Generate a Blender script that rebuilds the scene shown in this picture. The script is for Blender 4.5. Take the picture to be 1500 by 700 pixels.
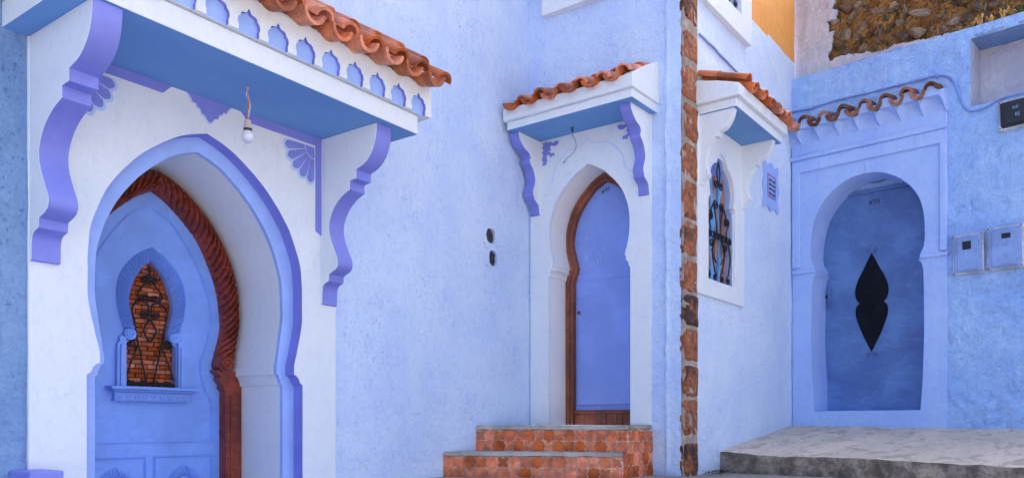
import bpy, bmesh, math, random
from mathutils import Vector, Matrix, noise
R = math.radians
random.seed(7)
scene = bpy.context.scene
for o in list(bpy.data.objects):
    bpy.data.objects.remove(o)

# ------------------------------------------------------------------ camera, sky, sun, exposure
EYE = 2.0                                   # height of the lens above z = 0
cam_d = bpy.data.cameras.new('camera')
cam = bpy.data.objects.new('camera', cam_d)
scene.collection.objects.link(cam)
cam.location = (0, 0, EYE)
cam.rotation_euler = (R(90), 0, 0)
cam_d.sensor_width = 36
cam_d.lens = 36 * 1200 / 1500
cam_d.shift_y = 272 / 1500
cam_d.clip_start = 0.05
cam_d.clip_end = 500
scene.camera = cam

SUN_AZ = math.atan2(0.35, 0.94)             # clockwise from +Y, behind the houses
SUN_EL = R(40)
world = bpy.data.worlds.new('World')
scene.world = world
world.use_nodes = True
wn = world.node_tree.nodes
wl = world.node_tree.links
bg = wn['Background']
sky = wn.new('ShaderNodeTexSky')
sky.sky_type = 'NISHITA'
sky.sun_disc = False
sky.sun_elevation = SUN_EL
sky.sun_rotation = SUN_AZ
sky.air_density = 0.42
sky.dust_density = 7.0
sky.ozone_density = 0.3
wl.new(sky.outputs['Color'], bg.inputs['Color'])
bg.inputs['Strength'].default_value = 0.15

sun_d = bpy.data.lights.new('sun', 'SUN')
sun_d.energy = 3.5
sun_d.angle = R(0.5)
sun_d.color = (1.0, 0.93, 0.82)
sun = bpy.data.objects.new('sun', sun_d)
scene.collection.objects.link(sun)
sdir = Vector((math.sin(SUN_AZ) * math.cos(SUN_EL), math.cos(SUN_AZ) * math.cos(SUN_EL), math.sin(SUN_EL)))
sun.rotation_euler = sdir.to_track_quat('Z', 'Y').to_euler()
sun.location = (0, 0, 20)

vs = scene.view_settings
vs.view_transform = 'Standard'
vs.look = 'None'
vs.gamma = 1
vs.use_curve_mapping = False
vs.exposure = 2.62

# ------------------------------------------------------------------ places: the four wall planes
def frame(o, U, z=EYE):
    """wall frame: x along the wall to the right, y into the wall, z up"""
    U = Vector((U[0], U[1], 0)).normalized()
    Y = Vector((-U.y, U.x, 0))
    M = Matrix.Identity(4)
    for i in range(3):
        M[i][0] = U[i]; M[i][1] = Y[i]; M[i][2] = (0, 0, 1)[i]
    M[0][3], M[1][3], M[2][3] = o[0], o[1], z
    return M
C1 = (0.1476, 6.8119); C2 = (1.2593, 5.9729); C3 = (2.7082, 7.9265)
F1 = frame(C1, (0.59571, 0.80320))          # house with the long canopy, wall runs left from the inner corner
F2 = frame(C1, (0.79819, -0.60241))         # wall with door 73
F3 = frame(C2, (0.59571, 0.80320))          # wall with the small window canopy
F4 = frame(C3, (0.73219, -0.68110))         # courtyard wall with door 75
GF = Matrix.Translation((0, 0, EYE))

# ------------------------------------------------------------------ materials
def new_mat(name):
    m = bpy.data.materials.new(name); m.use_nodes = True
    nt = m.node_tree
    return m, nt, nt.nodes['Principled BSDF']
def nd(nt, t, **k):
    n = nt.nodes.new(t)
    for a, v in k.items():
        if a.startswith('i_'):
            n.inputs[a[2:].replace('_', ' ')].default_value = v
        else:
            setattr(n, a, v)
    return n
def mix(nt, fac, a, b, mode='MIX'):
    n = nt.nodes.new('ShaderNodeMix'); n.data_type = 'RGBA'; n.blend_type = mode
    for sock, v in ((n.inputs[0], fac), (n.inputs[6], a), (n.inputs[7], b)):
        if hasattr(v, 'is_output') or isinstance(v, bpy.types.NodeSocket):
            nt.links.new(v, sock)
        elif isinstance(v, (int, float)):
            sock.default_value = v
        else:
            sock.default_value = (*v, 1) if len(v) == 3 else v
    return n.outputs[2]
def ramp(nt, src, p0, p1, c0=0.0, c1=1.0):
    n = nt.nodes.new('ShaderNodeMapRange'); n.interpolation_type = 'SMOOTHSTEP'
    nt.links.new(src, n.inputs[0])
    n.inputs[1].default_value = p0; n.inputs[2].default_value = p1
    n.inputs[3].default_value = c0; n.inputs[4].default_value = c1
    return n.outputs[0]
def coords(nt, scale=(1, 1, 1), obj_shift=False):
    t = nt.nodes.new('ShaderNodeTexCoord')
    mp = nt.nodes.new('ShaderNodeMapping'); mp.inputs['Scale'].default_value = scale
    nt.links.new(t.outputs['Object'], mp.inputs['Vector'])
    if obj_shift:
        oi = nt.nodes.new('ShaderNodeObjectInfo')
        ml = nt.nodes.new('ShaderNodeMath'); ml.operation = 'MULTIPLY'; ml.inputs[1].default_value = 37.0
        nt.links.new(oi.outputs['Random'], ml.inputs[0])
        cx = nt.nodes.new('ShaderNodeCombineXYZ')
        for i in range(3): nt.links.new(ml.outputs[0], cx.inputs[i])
        nt.links.new(cx.outputs[0], mp.inputs['Location'])
    return mp.outputs['Vector']
def noise_tex(nt, vec, scale, detail=6, rough=0.6, dist=0.0):
    n = nt.nodes.new('ShaderNodeTexNoise')
    nt.links.new(vec, n.inputs['Vector'])
    n.inputs['Scale'].default_value = scale; n.inputs['Detail'].default_value = detail
    n.inputs['Roughness'].default_value = rough; n.inputs['Distortion'].default_value = dist
    return n.outputs['Fac']
def bump(nt, bsdf, hs):
    """hs: list of (height socket, strength, distance) chained"""
    prev = None
    for h, s, d in hs:
        b = nt.nodes.new('ShaderNodeBump'); b.inputs['Strength'].default_value = s; b.inputs['Distance'].default_value = d
        nt.links.new(h, b.inputs['Height'])
        if prev: nt.links.new(prev, b.inputs['Normal'])
        prev = b.outputs['Normal']
    nt.links.new(prev, bsdf.inputs['Normal'])

def plaster(name, col, col2, worn, grain=60, bump_s=0.5, bump_d=0.006, pits=0.5, streak=0.35, rough=0.85, chip=None, mottle=0.35):
    m, nt, b = new_mat(name)
    v = coords(nt); vst = coords(nt, (3.0, 3.0, 0.55))
    big = noise_tex(nt, v, 1.7, 5, 0.6)
    st = noise_tex(nt, vst, 2.2, 6, 0.65, 0.4)
    fine = noise_tex(nt, v, grain, 6, 0.62)
    mid = noise_tex(nt, v, 14, 5, 0.6, 0.3)
    c = mix(nt, ramp(nt, big, 0.38, 0.64), col, col2)
    c = mix(nt, ramp(nt, st, 0.50, 0.72, 0, streak), c, worn)
    mot = noise_tex(nt, coords(nt, (1.0, 1.0, 0.5)), 30, 8, 0.72, 0.6)
    c = mix(nt, ramp(nt, mot, 0.47, 0.66, 0, mottle), c, tuple(x * f for x, f in zip(col2, (0.72, 0.78, 0.90))))
    c = mix(nt, ramp(nt, noise_tex(nt, v, 75, 5, 0.7), 0.52, 0.68, 0, mottle * .8), c, tuple(min(.93, x * 1.10) for x in worn))
    # scattered pits: fine noise inside patches
    pat = ramp(nt, noise_tex(nt, v, 3.1, 5, 0.6, 0.5), 0.44, 0.64)
    pit = ramp(nt, noise_tex(nt, coords(nt, (1.2, 1.2, 0.8)), 48, 4, 0.6, .4), 0.56, 0.63)
    ml = nt.nodes.new('ShaderNodeMath'); ml.operation = 'MULTIPLY'
    nt.links.new(pat, ml.inputs[0]); nt.links.new(pit, ml.inputs[1])
    ml2 = nt.nodes.new('ShaderNodeMath'); ml2.operation = 'MULTIPLY'; ml2.inputs[1].default_value = pits
    nt.links.new(ml.outputs[0], ml2.inputs[0])
    dark = tuple(x * f for x, f in zip(col2, (0.42, 0.5, 0.68)))
    c = mix(nt, ml2.outputs[0], c, dark)
    if chip:
        ch = ramp(nt, noise_tex(nt, v, 9, 6, 0.7, 0.8), 0.70, 0.73, 0, 0.8)
        c = mix(nt, ch, c, chip)
    nt.links.new(c, b.inputs['Base Color'])
    b.inputs['Roughness'].default_value = rough
    b.inputs['Specular IOR Level'].default_value = 0.25
    inv = nt.nodes.new('ShaderNodeMath'); inv.operation = 'SUBTRACT'; inv.inputs[0].default_value = 1.0
    nt.links.new(ml2.outputs[0], inv.inputs[1])
    bump(nt, b, [(mid, bump_s * 0.8, bump_d * 3), (fine, bump_s, bump_d), (inv.outputs[0], 0.5, 0.004)])
    return m
def simple(name, col, rough=0.6, metal=0.0, var=0.12, scale=25, bump_s=0.15, bump_d=0.002, spec=0.4, per_obj=0.0, worn=None, worn_amt=0.0):
    m, nt, b = new_mat(name)
    v = coords(nt, obj_shift=per_obj > 0)
    n1 = noise_tex(nt, v, scale, 6, 0.62)
    n2 = noise_tex(nt, v, scale * 0.18, 4, 0.6)
    lo = tuple(max(0, x * (1 - var)) for x in col); hi = tuple(min(1, x * (1 + var)) for x in col)
    c = mix(nt, ramp(nt, n2, 0.35, 0.65), lo, hi)
    c = mix(nt, ramp(nt, n1, 0.4, 0.7, 0, 0.5), c, tuple(x * (1 - var * 1.3) for x in col))
    if worn:
        c = mix(nt, ramp(nt, noise_tex(nt, v, scale * 0.5, 8, 0.7, 0.5), 0.60, 0.70, 0, worn_amt), c, worn)
    if per_obj:
        oi = nt.nodes.new('ShaderNodeObjectInfo')
        mr = nt.nodes.new('ShaderNodeMapRange'); nt.links.new(oi.outputs['Random'], mr.inputs[0])
        mr.inputs[3].default_value = 1 - per_obj; mr.inputs[4].default_value = 1 + per_obj
        hs = nt.nodes.new('ShaderNodeHueSaturation'); nt.links.new(c, hs.inputs['Color']); nt.links.new(mr.outputs[0], hs.inputs['Value'])
        mr2 = nt.nodes.new('ShaderNodeMapRange'); nt.links.new(oi.outputs['Random'], mr2.inputs[0])
        mr2.inputs[3].default_value = 1.0 + per_obj * 0.4; mr2.inputs[4].default_value = 1.0 - per_obj * 0.4
        nt.links.new(mr2.outputs[0], hs.inputs['Saturation'])
        c = hs.outputs['Color']
    nt.links.new(c, b.inputs['Base Color'])
    b.inputs['Roughness'].default_value = rough
    b.inputs['Metallic'].default_value = metal
    b.inputs['Specular IOR Level'].default_value = spec
    if bump_s: bump(nt, b, [(n1, bump_s, bump_d)])
    return m

M = {}
M['wall_pale'] = plaster('pale periwinkle plaster', (0.61, 0.74, 0.95), (0.53, 0.66, 0.94), (0.70, 0.79, 0.94), pits=0.5, bump_s=0.8, bump_d=0.008)
M['wall_mid'] = plaster('periwinkle plaster', (0.58, 0.73, 0.96), (0.50, 0.65, 0.95), (0.66, 0.78, 0.95), pits=0.45, bump_s=0.8, bump_d=0.008)
M['wall_side_lit'] = plaster('blue side plaster with light painted in', (0.69, 0.81, 0.97), (0.61, 0.74, 0.96), (0.77, 0.85, 0.96), pits=0.5, bump_s=0.8, bump_d=0.008)  # house blue lightened to make up for dimmer light on the side wall
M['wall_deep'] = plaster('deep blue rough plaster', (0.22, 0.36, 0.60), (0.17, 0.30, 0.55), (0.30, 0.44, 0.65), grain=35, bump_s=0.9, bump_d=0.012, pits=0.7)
M['wall_court'] = plaster('lumpy blue limewash', (0.37, 0.57, 0.92), (0.28, 0.47, 0.88), (0.51, 0.67, 0.93), grain=30, bump_s=0.6, bump_d=0.008, pits=0.12, streak=0.5)
def flaky(mname):
    m = M[mname]; nt = m.node_tree; b = nt.nodes['Principled BSDF']
    v = coords(nt)
    w = noise_tex(nt, v, 3.2, 7, .62, 1.2); w2 = noise_tex(nt, v, 6.5, 6, .6, .8)
    last = b.inputs['Normal'].links[0].from_socket
    for src, k, dd in ((w, 11, .010), (w2, 9, .007)):
        # terraces: layers of limewash with soft broken edges
        ml = nt.nodes.new('ShaderNodeMath'); ml.operation = 'MULTIPLY'; ml.inputs[1].default_value = k; nt.links.new(src, ml.inputs[0])
        sn = nt.nodes.new('ShaderNodeMath'); sn.operation = 'FRACT'; nt.links.new(ml.outputs[0], sn.inputs[0])
        fl = nt.nodes.new('ShaderNodeMath'); fl.operation = 'FLOOR'; nt.links.new(ml.outputs[0], fl.inputs[0])
        sm_ = ramp(nt, sn.outputs[0], .0, .22)
        ad = nt.nodes.new('ShaderNodeMath'); ad.operation = 'ADD'; nt.links.new(fl.outputs[0], ad.inputs[0]); nt.links.new(sm_, ad.inputs[1])
        bp = nt.nodes.new('ShaderNodeBump'); bp.inputs['Strength'].default_value = .55; bp.inputs['Distance'].default_value = dd
        nt.links.new(ad.outputs[0], bp.inputs['Height']); nt.links.new(last, bp.inputs['Normal']); last = bp.outputs['Normal']
    nt.links.new(last, b.inputs['Normal'])
flaky('wall_court')
M['court_trim'] = plaster('blue limewash trim', (0.40, 0.56, 0.92), (0.35, 0.50, 0.90), (0.49, 0.63, 0.93), grain=40, bump_s=0.4, bump_d=0.005, pits=0.05)
M['orange'] = plaster('orange plaster', (0.88, 0.40, 0.10), (0.82, 0.35, 0.08), (0.90, 0.48, 0.18), pits=0.1)
M['ruin_plaster'] = plaster('old whitewash', (0.55, 0.57, 0.66), (0.45, 0.47, 0.58), (0.62, 0.61, 0.62), grain=30, bump_s=0.9, bump_d=0.012, pits=0.4)
M['white'] = plaster('white painted render', (0.76, 0.81, 0.85), (0.73, 0.79, 0.84), (0.79, 0.83, 0.86), grain=110, bump_s=0.4, bump_d=0.003, mottle=0.24, pits=0.1, streak=0.4)
M['white_bounce'] = plaster('white render with warm bounce tint', (0.86, 0.85, 0.82), (0.83, 0.82, 0.80), (0.87, 0.85, 0.81), grain=110, bump_s=0.2, bump_d=0.0025, mottle=0.14, pits=0.05)  # portal white warmed in colour to hold sunlight bounced into the door reveal
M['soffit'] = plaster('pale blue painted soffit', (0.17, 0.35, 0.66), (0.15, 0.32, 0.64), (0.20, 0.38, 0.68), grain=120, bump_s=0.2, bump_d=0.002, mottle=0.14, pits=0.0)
M['violet'] = simple('violet paint', (0.21, 0.24, 0.68), 0.55, var=0.06, bump_s=0.12)
M['violet_pale'] = simple('pale violet paint', (0.34, 0.50, 0.92), 0.55, var=0.06, bump_s=0.12)
M['outline'] = simple('light blue paint and groove shade', (0.50, 0.64, 0.88), 0.6, var=0.05)
M['door_blue'] = simple('blue door paint', (0.20, 0.36, 0.84), 0.42, var=0.10, scale=18, bump_s=0.12, worn=(0.34, 0.50, 0.88), worn_amt=0.15)
M['door_violet'] = simple('violet blue door paint', (0.24, 0.36, 0.83), 0.5, var=0.08, scale=14, bump_s=0.12, worn=(0.35, 0.45, 0.85), worn_amt=0.3)
M['door_steel'] = simple('dark blue metal door paint', (0.12, 0.24, 0.55), 0.5, var=0.25, scale=9, bump_s=0.25, bump_d=0.004, worn=(0.19, 0.33, 0.64), worn_amt=0.5)
def scratches(m, col, amt=.8):
    nt = m.node_tree; b = nt.nodes['Principled BSDF']
    src = b.inputs['Base Color'].links[0].from_socket
    a = ramp(nt, noise_tex(nt, coords(nt, (5.0, 1.0, 1.1)), 16, 5, .6, .3), .61, .65, 0, amt)
    f = ramp(nt, noise_tex(nt, coords(nt), 2.2, 3, .5), .48, .60)
    ml = nt.nodes.new('ShaderNodeMath'); ml.operation = 'MULTIPLY'; nt.links.new(a, ml.inputs[0]); nt.links.new(f, ml.inputs[1])
    nt.links.new(mix(nt, ml.outputs[0], src, col), b.inputs['Base Color'])
scratches(M['door_violet'], (0.45, 0.62, 0.92)); scratches(M['door_blue'], (0.36, 0.52, 0.90), .35)
M['mahogany'] = simple('red brown varnished wood', (0.25, 0.042, 0.018), 0.2, var=0.35, scale=40, bump_s=0.25, spec=0.6, worn=(0.34, 0.10, 0.05), worn_amt=0.5)
M['wood'] = simple('worn red brown wood', (0.24, 0.075, 0.042), 0.5, var=0.3, scale=30, bump_s=0.3, worn=(0.30, 0.14, 0.09), worn_amt=0.5)
M['iron'] = simple('black wrought iron', (0.012, 0.012, 0.016), 0.45, metal=0.3, var=0.3, bump_s=0.2)
M['black_paint'] = simple('black door plate', (0.006, 0.008, 0.014), 0.6, var=0.3, scale=30, bump_s=0.35, spec=0.12)
M['ink'] = simple('black paint marks', (0.01, 0.01, 0.015), 0.7, var=0.1, bump_s=0)
M['tile'] = simple('terracotta roof tile', (0.56, 0.17, 0.07), 0.5, var=0.4, scale=30, bump_s=0.6, bump_d=0.004, per_obj=0.32, worn=(0.66, 0.36, 0.22), worn_amt=0.9)
M['tile_old'] = simple('weathered roof tile', (0.22, 0.09, 0.05), 0.7, var=0.6, scale=24, bump_s=0.6, bump_d=0.006, per_obj=0.45, worn=(0.30, 0.36, 0.38), worn_amt=0.75)
M['brick'] = simple('orange brick', (0.42, 0.105, 0.04), 0.8, var=0.3, scale=40, bump_s=0.4, per_obj=0.35)
M['mortar_dark'] = simple('dark mortar', (0.03, 0.018, 0.014), 0.9)
M['mortar'] = simple('grey mortar', (0.40, 0.33, 0.28), 0.9, var=0.3, scale=30, bump_s=0.8, bump_d=0.01, worn=(0.36, 0.18, 0.10), worn_amt=0.4)
M['quoin'] = simple('red brown corner stone', (0.27, 0.085, 0.04), 0.85, var=0.5, scale=26, bump_s=0.9, bump_d=0.012, per_obj=0.4, worn=(0.05, 0.035, 0.03), worn_amt=0.95)
def quoin_mat():
    m, nt, b = new_mat('burnt red corner stone')
    v = coords(nt, obj_shift=True)
    n1 = noise_tex(nt, v, 9, 8, 0.72, 0.6); n2 = noise_tex(nt, v, 28, 8, 0.7, 0.3); n3 = noise_tex(nt, v, 5, 5, 0.6, 0.4)
    c = mix(nt, ramp(nt, n2, .35, .65), (0.20, 0.06, 0.03), (0.46, 0.17, 0.07))
    oi = nt.nodes.new('ShaderNodeObjectInfo')
    ad = nt.nodes.new('ShaderNodeMath'); ad.operation = 'MULTIPLY_ADD'; ad.inputs[1].default_value = .26; nt.links.new(oi.outputs['Random'], ad.inputs[0]); nt.links.new(n1, ad.inputs[2])
    c = mix(nt, ramp(nt, ad.outputs[0], .64, .78, 0, .9), c, (0.028, 0.02, 0.018))
    c = mix(nt, ramp(nt, n3, .62, .68, 0, .85), c, (0.45, 0.37, 0.30))
    nt.links.new(c, b.inputs['Base Color']); b.inputs['Roughness'].default_value = .85
    bump(nt, b, [(n2, .9, .012), (n1, .7, .02)])
    return m
M['quoin'] = quoin_mat()
M['floor_tile'] = simple('terracotta star tile', (0.66, 0.17, 0.06), 0.6, var=0.35, scale=55, bump_s=0.7, bump_d=.004, per_obj=0.25, worn=(0.68, 0.34, 0.24), worn_amt=0.5)
M['floor_tile_pale'] = simple('worn terracotta cross tile', (0.64, 0.18, 0.075), 0.65, var=0.35, scale=55, bump_s=0.7, bump_d=.004, per_obj=0.22, worn=(0.70, 0.40, 0.30), worn_amt=0.6)
M['grout'] = simple('pale grout', (0.74, 0.52, 0.42), 0.9, var=0.3, scale=40, bump_s=0.6)
M['cement'] = simple('grey cement', (0.46, 0.42, 0.37), 0.9, var=0.3, scale=16, bump_s=0.9, bump_d=0.008, worn=(0.22, 0.19, 0.16), worn_amt=0.7)
M['concrete'] = simple('sandy worn concrete', (0.66, 0.55, 0.44), 0.9, var=0.3, scale=26, bump_s=0.9, bump_d=0.015, worn=(0.34, 0.29, 0.25), worn_amt=0.6)
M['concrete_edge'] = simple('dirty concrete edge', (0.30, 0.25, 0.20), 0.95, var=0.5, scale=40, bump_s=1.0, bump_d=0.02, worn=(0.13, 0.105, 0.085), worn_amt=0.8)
def concrete_mat():
    m, nt, b = new_mat('gritty sandy concrete')
    v = coords(nt, (2.2, .6, 1.0)); vs_ = coords(nt, (1.0, .55, 1.0))
    grit = noise_tex(nt, v, 46, 7, .78); mid = noise_tex(nt, v, 22, 8, .7, .4); st = noise_tex(nt, vs_, 7, 10, .74, .9); big = noise_tex(nt, v, 1.6, 5, .6)
    c = mix(nt, ramp(nt, big, .35, .65), (0.76, 0.64, 0.51), (0.64, 0.55, 0.45))
    c = mix(nt, ramp(nt, st, .50, .60, 0, .75), c, (0.40, 0.33, 0.27))
    c = mix(nt, ramp(nt, mid, .56, .66, 0, .55), c, (0.82, 0.71, 0.58))
    c = mix(nt, ramp(nt, grit, .57, .63, 0, .7), c, (0.24, 0.19, 0.15))
    nt.links.new(c, b.inputs['Base Color']); b.inputs['Roughness'].default_value = .92
    bump(nt, b, [(st, .8, .02), (mid, .8, .012), (grit, .7, .005)])
    return m
M['concrete'] = concrete_mat()
def steel_mat():
    m, nt, b = new_mat('brushed dark blue door paint')
    t = nt.nodes.new('ShaderNodeTexCoord'); mp = nt.nodes.new('ShaderNodeMapping'); mp.inputs['Rotation'].default_value = (0, R(-28), 0); mp.inputs['Scale'].default_value = (1.6, 1.0, 4.2)
    nt.links.new(t.outputs['Object'], mp.inputs['Vector']); vb = mp.outputs['Vector']; v = coords(nt)
    br = noise_tex(nt, vb, 5, 9, .72, .5); big = noise_tex(nt, v, 2.2, 4, .6, .3); sp = noise_tex(nt, v, 70, 4, .6)
    c = mix(nt, ramp(nt, big, .35, .65), (0.075, 0.155, 0.38), (0.12, 0.24, 0.52))
    c = mix(nt, ramp(nt, br, .52, .70, 0, .45), c, (0.18, 0.30, 0.58))
    c = mix(nt, ramp(nt, br, .48, .34, 0, .4), c, (0.07, 0.14, 0.34))
    c = mix(nt, ramp(nt, sp, .68, .72, 0, .6), c, (0.34, 0.48, 0.74))
    nt.links.new(c, b.inputs['Base Color']); b.inputs['Roughness'].default_value = .42
    bump(nt, b, [(br, .25, .006), (big, .3, .02)])
    return m
M['door_steel'] = steel_mat()
M['paving'] = simple('grey paving', (0.27, 0.25, 0.23), 0.9, var=0.2, scale=8, bump_s=0.7, bump_d=0.012)
M['earth'] = simple('ochre earth core', (0.34, 0.17, 0.055), 0.95, var=0.5, scale=22, bump_s=1.0, bump_d=0.03, worn=(0.40, 0.20, 0.04), worn_amt=0.7)
def earth_mat():
    m, nt, b = new_mat('ochre rubble earth')
    v = coords(nt)
    a = noise_tex(nt, v, 34, 9, .74, .5); f = noise_tex(nt, v, 110, 6, .75); g = noise_tex(nt, v, 7, 6, .65, .6)
    c = mix(nt, ramp(nt, g, .38, .62), (0.26, 0.115, 0.030), (0.52, 0.28, 0.075))
    c = mix(nt, ramp(nt, a, .52, .40, 0, .9), c, (0.055, 0.026, 0.012))
    c = mix(nt, ramp(nt, f, .58, .66, 0, .8), c, (0.70, 0.48, 0.28))
    nt.links.new(c, b.inputs['Base Color']); b.inputs['Roughness'].default_value = .95
    bump(nt, b, [(a, 1.0, .03), (f, .9, .008)])
    return m
M['earth'] = earth_mat()
M['rubble'] = simple('rubble stone', (0.46, 0.34, 0.22), 0.9, var=0.5, scale=3.2, bump_s=0.9, bump_d=0.35, per_obj=0.55, worn=(0.46, 0.25, 0.08), worn_amt=0.9)
M['meter'] = simple('blue painted meter case', (0.22, 0.34, 0.66), 0.4, var=0.18, scale=20, bump_s=0.3, worn=(0.40, 0.46, 0.62), worn_amt=0.6)
M['meter_rim'] = simple('worn grey meter rim', (0.48, 0.53, 0.62), 0.5, var=0.35, scale=30, bump_s=0.4, worn=(0.05, 0.05, 0.07), worn_amt=0.8)
M['meter_dark'] = simple('black plastic meter case', (0.012, 0.015, 0.022), 0.3, var=0.3, scale=30, bump_s=0.4, worn=(0.30, 0.40, 0.48), worn_amt=0.55)
M['glass_dark'] = simple('dark glass', (0.012, 0.016, 0.022), 0.12, var=0.2, bump_s=0, spec=0.5)
M['bulb'] = simple('frosted bulb glass', (0.72, 0.74, 0.80), 0.12, var=0.03, bump_s=0, spec=0.6)
M['socket'] = simple('cream lamp socket', (0.62, 0.52, 0.46), 0.4, var=0.08, bump_s=0.1)
M['wire_white'] = simple('white wire', (0.65, 0.66, 0.70), 0.5, bump_s=0)
M['wire_orange'] = simple('orange wire', (0.62, 0.16, 0.05), 0.5, bump_s=0)
M['wire_dark'] = simple('dark wire', (0.03, 0.03, 0.04), 0.6, bump_s=0)
M['cable'] = simple('blue painted cable', (0.20, 0.32, 0.74), 0.6, var=0.15, scale=40, bump_s=0.4)
M['brass'] = simple('old brass', (0.30, 0.20, 0.08), 0.35, metal=0.8, var=0.2)
M['pane_blue'] = simple('bright blue bar', (0.14, 0.42, 0.82), 0.45, var=0.15)
M['bar_brown'] = simple('copper brown bar', (0.46, 0.22, 0.15), 0.45, var=0.35, scale=30)
M['leaf_dry'] = simple('dry leaf', (0.10, 0.055, 0.03), 0.9, var=0.4)
M['weed'] = simple('dry weed', (0.62, 0.40, 0.14), 0.9, var=0.4)
M['weed_green'] = simple('green weed', (0.10, 0.24, 0.05), 0.8, var=0.3)
M['vent_pink'] = simple('mauve vent grid', (0.30, 0.17, 0.38), 0.6)
M['dark_stone'] = simple('exposed dark stone', (0.055, 0.055, 0.075), 0.8, var=0.5, scale=40, bump_s=1.0, bump_d=0.02, worn=(0.20, 0.15, 0.12), worn_amt=0.6)

# ------------------------------------------------------------------ object helpers
WORLD = {}
def empty(name, Mw):
    o = bpy.data.objects.new(name, None); scene.collection.objects.link(o)
    o.matrix_world = Mw; o.empty_display_size = 0.2
    WORLD[o.name] = Mw.copy()
    return o
def place(o, Mw, parent=None):
    scene.collection.objects.link(o)
    if parent is not None:
        o.parent = parent
        o.matrix_basis = WORLD[parent.name].inverted() @ Mw
    else:
        o.matrix_basis = Mw
    WORLD[o.name] = Mw.copy()
    return o
def tag(o, label, cat, group=None, kind=None):
    o['label'] = label
    if cat: o['category'] = cat
    if group: o['group'] = group
    if kind: o['kind'] = kind
    return o

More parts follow.
